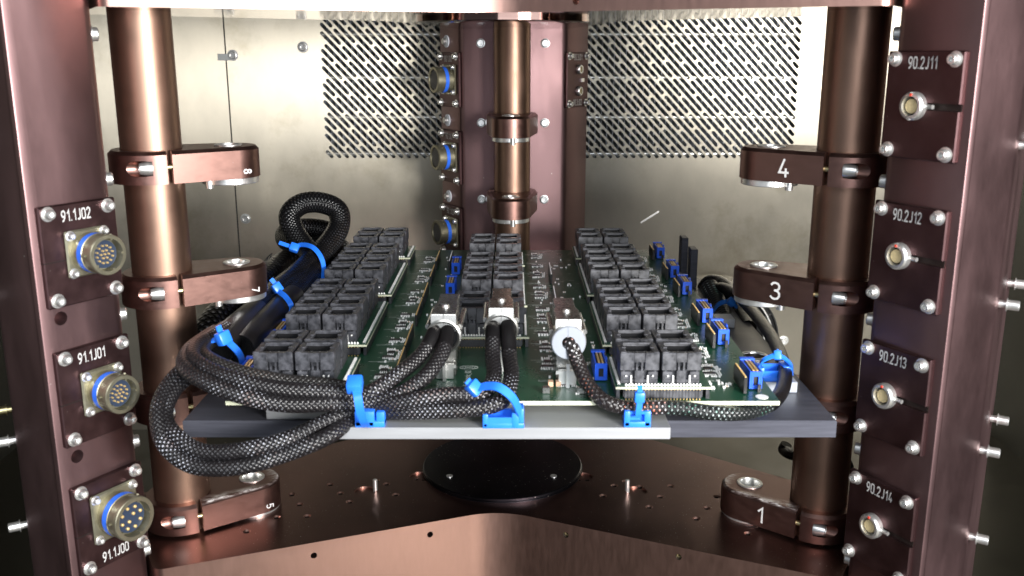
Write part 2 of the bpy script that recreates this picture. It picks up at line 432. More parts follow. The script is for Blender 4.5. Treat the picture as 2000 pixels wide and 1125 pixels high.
# back panel: a perforated stainless sheet with slots that are real holes
SX0, SX1, SZ0, SZ1 = -0.2935, 0.4425, 0.258, 0.585
def slot_list():
    out = []; px, pz = 0.0122, 0.0129; sl = pz/px; r = 0.00275
    lo, hi = SX0 + r, SX1 - r
    nmin, nmax = -60, 90
    for k in range(nmin, nmax):
        # line: z = zc - sl*(x-SX0)
        zc = SZ0 + k*pz
        # x-range -> z-range
        za = zc - sl*(hi-SX0); zb = zc - sl*(lo-SX0)
        z0 = max(za, SZ0 + r); z1 = min(zb, SZ1 - r)
        if z1 - z0 < 0.004: continue
        br = []
        j = 0
        while SZ0 + j*2*pz < SZ1 + 0.1:
            zz = SZ0 + 0.019 + j*2*pz
            if (k + j) % 2 == 0: br.append(zz + (0.0014 if (k//2) % 2 else -0.0014))
            j += 1
        segs = []; cur = z0
        for q in br:
            if q <= z0 or q >= z1: continue
            segs.append((cur, q-0.0034)); cur = q+0.0034
        segs.append((cur, z1))
        for s0, s1 in segs:
            if s1 - s0 < 0.003: continue
            out.append(((SX0 + (zc-s0)/sl, s0), (SX0 + (zc-s1)/sl, s1), r))
    return out
def perforated(x0, x1, z0, z1, th):
    c = bpy.data.curves.new('sheet', 'CURVE'); c.dimensions = '2D'; c.fill_mode = 'BOTH'; c.extrude = th/2
    def poly(pts):
        s = c.splines.new('POLY'); s.points.add(len(pts)-1)
        for i, p in enumerate(pts): s.points[i].co = (p[0], p[1], 0, 1)
        s.use_cyclic_u = True
    poly([(x0, z0), (x1, z0), (x1, z1), (x0, z1)])
    for a, bb, r in slot_list():
        ang = atan2(bb[1]-a[1], bb[0]-a[0]); pts = []
        for q in range(6): t = ang - pi/2 + pi*q/5; pts.append((bb[0]+r*cos(t), bb[1]+r*sin(t)))
        for q in range(6): t = ang + pi/2 + pi*q/5; pts.append((a[0]+r*cos(t), a[1]+r*sin(t)))
        poly(pts)
    o = bpy.data.objects.new('sheet', c); COL.objects.link(o); me = baked(o); bpy.data.objects.remove(o)
    me.materials.clear()
    me.transform(Matrix(((1,0,0,0),(0,0,-1,0),(0,1,0,0),(0,0,0,1))))
    return me
bp_ = thing('back_panel', 'stainless steel back panel with a wide field of slanted slots', 'back panel', loc=(0, WY, 0))
sheet = perforated(-0.4388, 0.795, -0.248, 0.795, 0.0016)
part('perforated_sheet', flat_uv(sheet), M['steel'], bp_)
b = MB().box(-0.795, -0.4412, -0.0002, 0.0014, -0.248, 0.795)
part('plain_sheet', flat_uv(b.mesh('plain_sheet')), M['steel'], bp_)
b = MB().box(-0.4412, -0.4388, 0.0016, 0.004, -0.248, 0.795)
part('joint_strip', b, M['steel_dark'], bp_)
def cap_screw_mb(r=0.0038, h=0.004, washer=True, mat=None, mb=None):
    mb = mb or MB()
    if washer: mb.lathe([(r*1.45, 0), (r*1.45, 0.0006), (r*1.02, 0.0008)], 20, mat, caps=True)
    z0 = 0.0007 if washer else 0
    mb.lathe([(r, z0), (r, z0+h*0.82), (r*0.86, z0+h), (r*0.55, z0+h), (r*0.48, z0+h*0.45), (0, z0+h*0.42)], 18, mat, caps=False)
    return mb
FACE_OUT = RX(pi/2)   # +Z of a screw -> -Y (towards the camera)
for i, (px, py) in enumerate([(592, 92), (480, 427), (455, 108), (1530, 665)]):
    p = at(px, py, WY)
    part('screw', cap_screw_mb(0.0058, 0.005, mat=T((p.x, -0.001, p.z)) @ FACE_OUT), M['silver'] if i else M['silver'], bp_)
b = MB().box(-0.452, -0.424, -0.0018, -0.0008, 0.408, 0.418)
part('joint_clip', b, M['silver'], bp_)
b = MB().box(0, 0.034, -0.0022, -0.0009, -0.0012, 0.0012, mat=T((0.206, 0, 0.155)) @ RY(-radians(33)))
part('scuff_strip', b, M['silver'], bp_)

# cooler behind the slots: dark box with fins and bright tubes
cl = thing('cooler', 'finned cooler with bright tube rows behind the slotted back panel', 'cooler', loc=(0.07, WY+0.07, 0.35))
b = MB().box(-0.40, 0.40, 0.0, 0.006, -0.16, 0.24)
part('housing', b, M['black'], cl)
b = MB(); x = -0.385
while x < 0.385:
    b.box(x, x+0.0006, -0.052, -0.002, -0.15, 0.235); x += 0.0093
part('fin_stack', b, M['fin'], cl, kind='stuff')
for z in (0.447, 0.382, 0.321, 0.264, 0.505):
    b = MB().lathe([(0.0042, -0.39), (0.0042, 0.39)], 14, T((0, -0.0575, z-0.35)) @ RY(pi/2))
    part('tube', b, M['silver'], cl)

# ---------------------------------------------------------------- round fan guard low on the back panel
fc = at(1397, 668, WY-0.03)
fan = thing('fan', 'black round fan with concentric wire guard low on the back panel', 'fan', mat=T(fc) @ FACE_OUT)
b = MB().lathe([(0.100, -0.026), (0.100, 0.000), (0.093, 0.002), (0.090, -0.020), (0, -0.020)], 48, caps=False)
part('fan_body', b, M['rubber'], fan)
def ring_mb(R, r, n=48, m=6, z=0.004, mb=None):
    mb = mb or MB(); prof = [[mb.bm.verts.new(((R+r*cos(2*pi*k/m))*cos(2*pi*i/n), (R+r*cos(2*pi*k/m))*sin(2*pi*i/n), z+r*sin(2*pi*k/m))) for k in range(m)] for i in range(n)]
    for i in range(n):
        for k in range(m):
            mb.bm.faces.new((prof[i][k], prof[i][(k+1)%m], prof[(i+1)%n][(k+1)%m], prof[(i+1)%n][k]))
    return mb
for R in (0.022, 0.036, 0.050, 0.064, 0.078, 0.092, 0.1005):
    part('guard_ring', ring_mb(R, 0.0015), M['silver'] if R < 0.095 else M['rubber'], fan)
for k in range(4):
    b = MB().tube([(0.015*cos(k*pi/2+.5), 0.015*sin(k*pi/2+.5), 0.002), (0.10*cos(k*pi/2+.5), 0.10*sin(k*pi/2+.5), 0.002)], 0.0016, 8)
    part('guard_spoke', b, M['rubber'], fan)
for k in range(7):
    a = 2*pi*k/7
    b = MB().box(0.02, 0.086, -0.018, 0.018, -0.001, 0.001, mat=RZ(a) @ T((0, 0, -0.010)) @ RX(radians(35)))
    part('fan_blade', b, M['rubber'], fan)

# ---------------------------------------------------------------- top and bottom star plates
def star_outline(fillet=0.075):
    pts = []
    for k in ('right', 'rear', 'left'):
        a = ANG[k]; o = Vector((cos(a), sin(a))); t = Vector((-o.y, o.x))   # t = counter-clockwise side
        c = Vector((FC.x, FC.y))
        pts.append(('e', c + o*0.372 - t*0.0775)); pts.append(('e', c + o*0.372 + t*0.0775))
        a2 = a + pi/3; pts.append(('f', c + Vector((cos(a2), sin(a2)))*0.138))
    out = []; n = len(pts)
    for i, (kd, p) in enumerate(pts):
        q0 = pts[i-1][1]; q1 = pts[(i+1) % n][1]; r = fillet if kd == 'f' else 0.010
        d0 = (q0-p).normalized(); d1 = (q1-p).normalized(); half = math.acos(max(-1, min(1, d0.dot(d1))))/2
        tl = r/tan(half); bis = (d0+d1).normalized(); cen = p + bis*(r/sin(half))
        A = p + d0*tl; B = p + d1*tl
        a0 = atan2(A.y-cen.y, A.x-cen.x); a1 = atan2(B.y-cen.y, B.x-cen.x); da = (a1-a0+pi) % (2*pi) - pi
        for s in range(13): th = a0 + da*s/12; out.append((cen.x + r*cos(th), cen.y + r*sin(th)))
    return out
OUT = star_outline()
def two_tone(me):
    me.materials.append(M['plate_side']); me.materials.append(M['plate_face']); me.materials.append(M['plate_under'])
    for p in me.polygons: p.material_index = 1 if p.normal.z > 0.9 else (2 if p.normal.z < -0.9 else 0)
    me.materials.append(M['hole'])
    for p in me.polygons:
        if -0.0145 < p.center.z < -0.0017 and p.area < 4e-5: p.material_index = 3     # shade inside the drilled holes, painted dark
    return me
PB = 0.13
base_me = MB().prism(OUT, -PB, 0.0).mesh('base_plate')
ct = MB()
HOLES = [(645,946),(665,963),(570,966),(585,985),(683,980),(773,966),(755,945),(600,1008),(735,938),(1178,968),(1250,950),(1290,970),(1268,990),(1310,949),(1200,948),(1380,992),(1360,1013),(1222,940),(540,1010),(1400,970),(812,934),(828,936),(1130,936),(1147,936),(1461,1042),(482,1038)]
for p in HOLES:
    q = atz(*p, 0); ct.lathe([(0.0024, -0.014), (0.0024, 0.002)], 14, T(q))
    ct.lathe([(0.0024, -0.0013), (0.0040, 0.0003), (0.0040, 0.002)], 14, T(q))
for p in [(713, 959), (820, 930), (1243, 959), (1138, 931)]:
    q = atz(*p, 0); ct.lathe([(0.0105, -0.0016), (0.0105, 0.0021)], 28, T(q))
# threaded holes in the front edge
def edge_hit(px, py, left):
    a = ANG['left' if left else 'right']; o = Vector((cos(a), sin(a))); t = Vector((-o.y, o.x)); c = Vector((FC.x, FC.y))
    p0 = c + o*0.372 + t*(0.0775 if left else -0.0775); p1 = c + Vector((cos(radians(268.5)), sin(radians(268.5))))*0.138
    e = (p1-p0).normalized(); n = Vector((-e.y, e.x));
    if n.y > 0: n = -n
    d = ray(px, py); tt = ((p0.x-CAM.x)*n.x + (p0.y-CAM.y)*n.y)/(d.x*n.x + d.y*n.y)
    return CAM + d*tt, Vector((n.x, n.y, 0))
EH = [edge_hit(840, 1044, True), edge_hit(613, 1085, True), edge_hit(1105, 1045, False), edge_hit(1325, 1088, False)]
for q, n in EH:
    z = n; x = Vector((0, 0, 1)).cross(z).normalized(); y = z.cross(x)
    ct.lathe([(0.0029, -0.012), (0.0029, 0.002)], 14, frame(q, x, y, z))
base_me = cut(base_me, ct)
bpl = thing('base_plate', 'dark bronze star shaped base plate with small drilled holes and pale milled edge', 'base plate', loc=(FC.x, FC.y, 0))
two_tone(base_me); base_me.transform(T((-FC.x, -FC.y, 0))); part('plate', base_me, None, bpl)
for q, n in EH[2:]:
    z = n; x = Vector((0, 0, 1)).cross(z).normalized(); y = z.cross(x)
    part('threaded_insert', MB().lathe([(0.0027, -0.010), (0.0027, -0.004), (0.0012, -0.004), (0.0012, -0.010)], 14, frame(q, x, y, z)), M['brass_dark'], bpl, world=True)
for p in ((-0.270, 0.80), (0.245, 0.79)):
    pass
top_me = MB().prism(OUT, 0.451, 0.511).mesh('top_plate')
q, n = edge_hit(1125, 2, False); ct = MB(); x = Vector((0, 0, 1)).cross(n).normalized()
ct.lathe([(0.0029, -0.012), (0.0029, 0.002)], 14, frame(q, x, n.cross(x), n)); top_me = cut(top_me, ct)
tpl = thing('top_plate', 'bronze star shaped top plate whose polished underside mirrors the slotted panel', 'top plate', loc=(FC.x, FC.y, 0.451))
two_tone(top_me); top_me.transform(T((-FC.x, -FC.y, -0.451))); part('plate', top_me, None, tpl)
b = MB().lathe([(0.084, 0), (0.084, -0.0035), (0.0825, -0.004), (0, -0.004)], 64, T((-0.0004, 0.0, 0)), caps=False)
part('under_disc', b, M['plate_under'], tpl)

DC = Vector((-0.0098, 0.914, 0.0))
dsc = thing('cover_disc', 'large round black cover disc in the middle of the base plate', 'disc', loc=DC)
part('disc', MB().lathe([(0.0832, 0), (0.0832, 0.0012), (0.0822, 0.0014), (0.0822, 0.0036), (0.0814, 0.0042), (0, 0.0042)], 72, caps=False), M['black_disc'], dsc)
for p in [(878, 930), (1081, 930)]:
    q = atz(*p, 0.0042) - DC
    part('screw', MB().lathe([(0.0034, 0), (0.0034, 0.0007), (0.0024, 0.0009), (0.0012, 0.0004), (0, 0.0003)], 14, T(q)), M['silver'], dsc)
for p, lab in [((733, 957), 'small steel dowel pin standing on the base plate left of the black disc'), ((1225, 958), 'small steel dowel pin standing on the base plate right of the black disc')]:
    q = atz(*p, 0)
    o = put('dowel_pin', MB().lathe([(0.0023, -0.004), (0.0023, 0.0108), (0.0018, 0.0115), (0, 0.0115)], 16).mesh('dowel_pin'), M['silver'])
    o.location = q; tag(o, lab, 'dowel pin', 'dowel pins on the base plate')

# ---------------------------------------------------------------- rods
RODLAB = {'left': 'thick bronze vertical rod at the left beside the post with round multi-pin connectors',
          'right': 'thick bronze vertical rod at the right carrying the clamps marked 4, 3 and 1',
          'rear': 'bronze vertical rod at the rear standing in front of the mauve rear post'}
for k in ('left', 'rear', 'right'):
    o = put('rod', MB().lathe([(0.0245, 0.0), (0.0245, 0.451)], 64).mesh('rod'), M['rod']); o.matrix_basis = arm_mat(k)
    tag(o, RODLAB[k], 'rod', 'vertical bronze rods')

# ---------------------------------------------------------------- posts
def post_profile():
    """inner face, two side faces at 60 degrees, two return faces square to them (with an edge groove), outer face"""
    def chf(pa, pb, pc, r):
        d0 = (pa-pb).normalized(); d1 = (pc-pb).normalized(); return [pb + d0*r, pb + (d0+d1)*r*0.32, pb + d1*r]
    H = {}
    for s in (1, -1):
        c1 = Vector((-0.043, s*0.072)); e = Vector((-0.0585, s*0.034)).normalized(); c2 = c1 + e*0.0665
        e2 = Vector((-e.y*s, e.x*s)); n2 = e
        a = c2 + e2*0.0050; b_ = a - n2*0.0022; c_ = b_ + e2*0.0013; d_ = c_ + n2*0.0016; f_ = c2 + e2*0.053 - n2*0.0006
        H[s] = (c1, c2, a, b_, c_, d_, f_)
    r, l = H[1], H[-1]
    pts = chf(l[0], r[0], r[1], 0.006) + chf(r[0], r[1], r[2], 0.0012) + [r[2], r[3], r[4], r[5]] + chf(r[5], r[6], l[6], 0.003)
    pts += chf(r[6], l[6], l[5], 0.003) + [l[5], l[4], l[3], l[2]] + chf(l[2], l[1], l[0], 0.0012) + chf(l[1], l[0], r[0], 0.006)
    return [(q.x, q.y) for q in pts]
PROF = post_profile()
POSTLAB = {'left': 'tall mauve anodised post at the left edge carrying three round multi-pin connectors',
           'right': 'tall dark mauve post at the right edge carrying four small coaxial sockets',
           'rear': 'tall mauve anodised post at the rear behind the middle rod'}
def side_frame(k, s):
    """frame on a side face of a post: x from the inner corner outwards, y up, z out of the face (arm coordinates)"""
    c1 = Vector((-0.043, s*0.072, 0)); e = Vector((-0.0585, s*0.034, 0)).normalized()
    n = Vector((e.y*s, -e.x*s, 0)); n = n if n.y*s > 0 else -n
    return c1, e, n
POST = {}
for k in ('left', 'rear', 'right'):
    pt = thing('post', POSTLAB[k], 'post', mat=arm_mat(k), group='three posts of the fixture'); POST[k] = pt
    me = MB().prism(PROF, -0.14, 0.66).mesh('post_body')
    s = {'left': -1, 'right': 1, 'rear': -1}[k]
    if k == 'left':
        c1, e, n = side_frame(k, -1); ct = MB()
        for zz in (0.2295, 0.1205):
            q = c1 + e*0.0505 + Vector((0, 0, zz)); ct.lathe([(0.0052, -0.020), (0.0052, 0.004)], 20, frame(q, e, n.cross(e), n))
        me = cut(me, ct)
    part('post_body', me, M['post'], pt)
    # bolts through the outer face (round spacers seen at the picture edge)
    if k in ('left', 'right'):
        for zz, near in ((0.462, 1), (0.355, 1), (0.355, 0), (0.239, 1), (0.239, 0), (0.123, 1), (0.123, 0), (0.050, 1)):
            yy = s*0.046 if near else -s*0.03
            m_ = T((-0.1275, yy, zz)) @ RY(-pi/2)
            part('bolt', MB().lathe([(0.0030, -0.003), (0.0030, 0.004), (0.0050, 0.004), (0.0050, 0.0047), (0.0038, 0.0047), (0.0038, 0.0122), (0.0033, 0.0128), (0.0020, 0.0128), (0, 0.0115)], 18, m_), M['silver'] if near or k == 'right' else M['brass_dark'], pt)
    # bolts on the inner face
    for zz in (0.432, 0.325, 0.218, 0.110, 0.012):
        for yy in ((-0.044, 0.044) if k == 'rear' else (s*0.060,)):
            m_ = T((-0.043, yy, zz)) @ RY(pi/2)
            b = MB().lathe([(0.0062, 0), (0.0062, 0.0008), (0.0050, 0.0010), (0.0050, 0.0042), (0.0042, 0.005), (0.0026, 0.005), (0.0022, 0.002), (0, 0.002)], 18, m_)
            part('bolt', b, M['silver'], pt)
    # nylon washers with screws on the side face of the rear post
    if k == 'rear':
        c1, e, n = side_frame(k, -1)
        for zz in (0.435, 0.326, 0.217):
            q = c1 + e*0.043 + Vector((0, 0, zz)); F_ = frame(q, e, n.cross(e), n)
            w = part('washer', MB().lathe([(0.0085, 0), (0.0085, 0.0015), (0.003, 0.0018)], 24, F_), M['washer'], pt)
            part('screw', MB().lathe([(0.0044, 0.0018), (0.0044, 0.006), (0.0036, 0.0068), (0.002, 0.0068), (0, 0.005)], 16, F_), M['silver'], w)

# ---------------------------------------------------------------- connector plates on the posts
def plate_frame(k, s, z0, flip):
    """origin at the lower inner corner of the plate; x runs so that lettering reads left to right"""
    c1, e, n = side_frame(k, s)
    o = c1 + e*(-0.003 if not flip else 0.061) + Vector((0, 0, z0)) + n*0.0
    x = e if not flip else -e
    return arm_mat(k) @ frame(o, x, Vector((0, 0, 1)), n)
PW, PH, PT = 0.0625, 0.0745, 0.0042
def plate_mesh(slot_x=None, slot_z=0.037):
    """square plate, cut in two halves by a joint that runs from the edge to the connector"""
    b = MB().box(0, PW, 0, PH, 0, PT, bev=0.0009)
    return b.mesh('cover_plate')
def screws4(t, inset=0.0055, dz=None):
    for x in (inset+0.0015, PW-inset-0.0015):
        for y in (inset, PH-inset):
            part('screw', cap_screw_mb(0.0037, 0.0044, mat=T((x, y, PT))), M['silver'], t)
def mil_connector(t, cx, cy, big=False, pins='small', blank=False, clock=0.0):
    """square flange, threaded barrel with a blue band, insert and pins"""
    h = 0.0175 if not big else 0.0205
    b = MB().box(-h, h, -h, h, 0, 0.0024, bev=0.0012)
    fl = part('flange', b, M['flange'], t, mat=T((cx, cy, PT)))
    for sx in (-1, 1):
        for sy in (-1, 1):
            part('flange_screw', cap_screw_mb(0.0026, 0.0032, mat=T((sx*(h-0.0036), sy*(h-0.0036), 0.0024))), M['silver'], fl)
    R = 0.0150 if not big else 0.0178
    Ro = R; Ri = R*0.80; D = 0.0255
    sh = MB()
    prof = [(Ro*0.97, 0.002), (Ro*0.97, 0.0088), (Ro*0.985, 0.0089), (Ro*0.985, 0.0142), (Ro*0.95, 0.0144), (Ro*0.95, D-0.004), (Ro, D-0.004), (Ro, D-0.0006), (Ro*0.97, D), (Ri, D), (Ri*0.985, D-0.0085), (0, D-0.0085)]
    sh.lathe(prof, 40, caps=False)
    for q in range(5):
        a = clock + 2*pi*q/5
        sh.box(-0.0008, 0.0008, -0.0005, 0.0012, D-0.007, D-0.0003, mat=RZ(a) @ T((0, -Ri, 0)))
    for q in range(3):
        a = clock + 0.7 + 2*pi*q/3
        sh.lathe([(0.0012, 0), (0.0012, 0.0016), (0, 0.0020)], 10, RZ(a) @ T((Ro*0.94, 0, D-0.0075)) @ RY(pi/2))
    shell = part('barrel', sh, M['flange'], t, mat=T((cx, cy, PT)))
    part('blue_band', MB().lathe([(Ro*0.992, 0.0090), (Ro*0.992, 0.0141)], 40, caps=False), M['blue_band'], shell)
    if blank:
        part('gasket', MB().lathe([(Ri*0.985, D-0.003), (Ri*0.93, D-0.0012), (0, D-0.0012)], 32, caps=False), M['mesh_face'], shell)
    else:
        part('insert', MB().lathe([(Ri*0.86, D-0.009), (Ri*0.86, D-0.0052), (0, D-0.0052)], 32, caps=False), M['insert'], shell)
        pb = MB(); wb = MB()
        if pins == 'small':
            r1 = Ri*0.26; sites = [(0, 0)] + [(r1*cos(a), r1*sin(a)) for a in [2*pi*q/6 for q in range(6)]] + [(2.1*r1*cos(a), 2.1*r1*sin(a)) for a in [2*pi*q/12+0.2 for q in range(12)]]
            pr = 0.00078
        else:
            sites = [(Ri*0.24*cos(a), Ri*0.24*sin(a)) for a in (0.9, 0.9+pi)] + [(Ri*0.62*cos(a), Ri*0.62*sin(a)) for a in [2*pi*q/8+0.3 for q in range(8)]]
            pr = 0.00135
        for sx, sy in sites:
            pb.lathe([(pr, 0), (pr, 0.0012), (pr*0.6, 0.0018), (0, 0.0019)], 8, T((sx, sy, D-0.0052)))
        part('contact_pins', pb, M['brass'], shell, kind='stuff')
    return shell
Z_ROWS = {0: 0.0235, 1: 0.131, 2: 0.2385, 3: 0.3455}
def lettering(t, s, cx, cy, size=0.0074):
    part('lettering', engraved(s, size, 0.17, 0.26, 0.66), M['engrave'], t, mat=T((cx, cy, PT+0.00012)))
def plate_halves(t, left_joint=True, cy=0.034, full=False, right_joint=False):
    part('cover_plate', plate_mesh(), M['conn_plate'], t)
    x0, x1 = (0.0, 0.018) if left_joint else (PW-0.018, PW)
    jb = MB().box(x0-0.0002, x1+0.0002, cy-0.0004, cy+0.0004, 0.0008, PT+0.0003)
    part('joint', jb, M['hole'], t)
for row, txt, big, lab in [(2, '91.1J02', False, 'maroon plate with round 19-pin connector lettered 91.1J02, topmost on the left post'),
                      (1, '91.1J01', False, 'maroon plate with round multi-pin connector lettered 91.1J01, middle of the left post'),
                      (0, '91.1J00', True, 'maroon plate with largest round ten-pin connector lettered 91.1J00 at bottom left')]:
    t = thing('connector_plate', lab, 'connector plate', mat=plate_frame('left', -1, Z_ROWS[row], True), group='connector plates on the left post')
    plate_halves(t, True); screws4(t)
    if row:
        mil_connector(t, 0.0345, 0.0375, False, 'small', clock=0.3)
        lettering(t, txt, 0.029, PH-0.0085)
    else:
        mil_connector(t, 0.0335, 0.0425, True, 'big', clock=0.3)
        lettering(t, txt, 0.031, 0.0085)
for row, txt, lab in [(3, '90.2J11', 'dark plate with small silver coaxial socket lettered 90.2J11, topmost on the right post'),
                 (2, '90.2J12', 'dark plate with small silver coaxial socket lettered 90.2J12, beside the clamp marked 3'),
                 (1, '90.2J13', 'dark plate with small silver coaxial socket lettered 90.2J13, third down the right post'),
                 (0, '90.2J14', 'dark plate with small silver coaxial socket lettered 90.2J14, lowest on the right post')]:
    t = thing('connector_plate', lab, 'connector plate', mat=plate_frame('right', 1, Z_ROWS[row], False), group='connector plates on the right post')
    cb = MB().box(0.027+0.008, PW+0.01, 0.037-0.0026, 0.037+0.0026, 0.0006, PT+0.01)
    pm = cut(plate_mesh(), cb); pm.transform(Matrix.Identity(4))
    part('cover_plate', pm, M['conn_plate'], t)
    screws4(t); lettering(t, txt, 0.030, PH-0.0080)
    part('slot_floor', MB().box(0.034, PW-0.0006, 0.037-0.0025, 0.037+0.0025, 0.0006, 0.0012), M['hole'], t)
    jk = part('socket_ring', MB().lathe([(0.0098, 0), (0.0098, 0.0042), (0.0086, 0.0056), (0.0068, 0.0058), (0.0064, 0.0036), (0.0064, 0.001)], 36, caps=False), M['silver'], t, mat=T((0.027, 0.037, PT)))
    part('socket_well', MB().lathe([(0.0066, 0.0012), (0, 0.0012)], 28, caps=False), M['black'], jk)
    part('insulator', MB().lathe([(0.0050, 0.001), (0.0050, 0.0040), (0.0045, 0.0044), (0, 0.0044)], 24, caps=False), M['tan'], jk)
    part('red_mark', MB().lathe([(0.0010, 0.005), (0.0010, 0.0060), (0, 0.0061)], 10, T((0, 0.0078, 0)), caps=False), M['red'], jk)
    part('locating_pin', MB().lathe([(0.0016, 0), (0.0016, 0.006)], 10, T((0.0095, 0, 0.0012)) @ RY(pi/2)), M['silver'], jk)
for row, txt, lab in [(3, '90.1J00', 'plate with blue-banded blank round connector, upper of three on the rear post'),
                 (2, '90.1J01', 'plate with blue-banded blank round connector, middle of three on the rear post'),
                 (1, '90.1J02', 'plate with blue-banded blank round connector, lowest on the rear post above the circuit board')]:
    t = thing('connector_plate', lab, 'connector plate', mat=plate_frame('rear', -1, Z_ROWS[row], True), group='connector plates on the left face of the rear post')
    plate_halves(t, False); screws4(t); lettering(t, txt, 0.031, PH-0.0085)
    mil_connector(t, 0.036, 0.0375, True, blank=True, clock=0.3)
t = thing('connector_plate', 'dark plate with two tiny coaxial sockets on the right face of the rear post', 'connector plate', mat=plate_frame('rear', 1, Z_ROWS[3], False))
part('cover_plate', plate_mesh(), M['conn_plate'], t); screws4(t, 0.005)
lettering(t, '90.3J01', 0.031, PH-0.0065); lettering(t, '90.3J02', 0.031, 0.0065)
for cy in (0.022, 0.0515):
    jk = part('socket_ring', MB().lathe([(0.0066, 0), (0.0066, 0.003), (0.0056, 0.0044), (0.0042, 0.0044), (0.0040, 0.001)], 28, caps=False), M['silver'], t, mat=T((0.034, cy, PT)))
    part('insulator', MB().lathe([(0.0036, 0.0005), (0.0036, 0.0036), (0, 0.0036)], 20, caps=False), M['tan'], jk)
part('slide_key', MB().box(0.038, 0.046, 0.034, 0.0395, PT, PT+0.003, bev=0.0004), M['silver'], t)

# ---------------------------------------------------------------- clamps on the rods
AL, R1, R2, CT = 0.063, 0.0345, 0.0255, 0.0265
def hull_outline(r1, r2, L, n=26):
    g = math.asin((r1-r2)/L); pts = []
    a0 = pi/2 - g
    for i in range(n+1): a = a0 + (2*pi - 2*a0)*i/n; pts.append((r1*cos(a), r1*sin(a)))
    for i in range(n+1): a = -a0 + 2*a0*i/n; pts.append((L + r2*cos(a), r2*sin(a)))
    return pts
def clamp_mesh(side):
    """split clamp arm; side = the sign of local y where the slit and the pinch screw are"""
    c = 0.0028
    me = MB().prism(hull_outline(R1, R2, AL), -CT/2, CT/2, cham=c, poly_in=hull_outline(R1-c, R2-c, AL)).mesh('clamp_body')
    ct = MB()
    ct.lathe([(0.0246, -0.03), (0.0246, 0.03)], 48)
    ct.lathe([(0.0092, -0.03), (0.0092, 0.03)], 32, T((AL, 0, 0)))
    y0, y1 = (0.015, 0.06) if side > 0 else (-0.06, -0.015)
    ct.box(0.0065, 0.0108, y0, y1, -0.03, 0.03)
    # counterbore of the pinch screw: a bore along x that breaks out through the round flank
    ct.lathe([(0.0064, -0.06), (0.0064, -0.0050)], 24, T((0, side*0.0312, 0)) @ RY(pi/2))
    ct.lathe([(0.0026, -0.02), (0.0026, 0.012)], 12, T((0, side*0.0282, 0)) @ RY(pi/2))
    r = cut(me, ct); return r
CLM = {1: clamp_mesh(1), -1: clamp_mesh(-1)}
bush_me = MB().lathe([(0.0118, CT/2-0.002), (0.0118, CT/2+0.0006), (0.0112, CT/2+0.0011), (0.0090, CT/2+0.0011), (0.0084, CT/2-0.0004), (0.0080, -CT/2-0.004)], 40, T((AL, 0, 0)), caps=False).mesh('bushing')
collar_me = MB().lathe([(0.0236, -CT/2-0.0001), (0.0240, -CT/2-0.0006), (0.0240, -CT/2-0.0050), (0.0234, -CT/2-0.0056), (0.009, -CT/2-0.0056), (0.009, -CT/2)], 48, T((AL, 0, 0)), caps=False).mesh('collar')
def make_clamp(k, level, num, lab):
    z = 0.016 + 0.104*level
    side = 1 if k == 'right' else -1
    t = thing('clamp', lab, 'clamp', mat=arm_mat(k, z), group='clamps on the bronze rods')
    part('clamp_body', CLM[side], M['clamp'], t)
    part('bushing', bush_me, M['silver'], t)
    cc = part('collar', collar_me, M['silver'], t)
    ka = radians(-150 if k == 'left' else 150) if k != 'rear' else radians(8)
    part('locking_pin', MB().lathe([(0.0034, -CT/2-0.0082), (0.0034, -CT/2)], 14, T((AL + 0.0235*cos(ka), 0.0235*sin(ka), 0))), M['silver'], cc)
    part('pinch_screw', MB().lathe([(0.0058, -0.0004), (0.0058, 0.0030), (0.0044, 0.0095), (0.0024, 0.0096), (0.0020, 0.0070), (0, 0.0070)], 20, T((-0.0054, side*0.0306, 0)) @ RY(-pi/2)), M['silver'], t)
    part('slit_shim', MB().lathe([(0.0024, 0.0062), (0.0024, 0.0112)], 12, T((0, side*0.0285, 0)) @ RY(pi/2)), M['brass_dark'], t)
    if num:
        g = math.asin((R1-R2)/AL)
        # flat flank: outward normal and direction towards the tip
        n = Vector((sin(g), side*cos(g), 0)); e = Vector((cos(g), -side*sin(g), 0))
        if k == 'left':
            # small digit turned a quarter, near the tip, low on the flank
            q = Vector((AL, 0, 0)) + n*R2 + e*(0.006) + Vector((0, 0, -0.0075))
            up = Vector((0, 0, 1)); x = e
            F_ = frame(q + n*0.0001, x, up, n) @ RZ(-pi/2)
            part('number', engraved(num, 0.0062, 0.16), M['engrave'], t, mat=F_)
        else:
            q = Vector((AL, 0, 0)) + n*R2 - e*(0.0235) + Vector((0, 0, -0.0012))
            F_ = frame(q + n*0.0001, -e, Vector((0, 0, 1)), n)
            me_ = engraved(num, 0.0140, 0.13)
            part('number', me_, M['engrave'], t, mat=F_)
    return t
make_clamp('left', 3, '8', 'bronze split clamp marked 8, topmost on the left rod')
make_clamp('left', 2, '7', 'bronze split clamp marked 7, second from top on the left rod')
make_clamp('left', 1, None, 'bronze split clamp on the left rod half hidden behind the looped cables')
make_clamp('left', 0, '5', 'scuffed bronze clamp marked 5 at the foot of the left rod')
make_clamp('right', 3, '4', 'bronze split clamp marked 4, topmost on the right rod')
make_clamp('right', 2, '3', 'bronze split clamp marked 3, second from top on the right rod')
make_clamp('right', 1, None, 'bronze split clamp on the right rod hidden behind the tray corner')
make_clamp('right', 0, '1', 'scuffed bronze clamp marked 1 at the foot of the right rod')
make_clamp('rear', 3, None, 'upper bronze clamp with steel collar on the rear rod')
make_clamp('rear', 2, None, 'lower bronze clamp on the rear rod just above the black sockets')
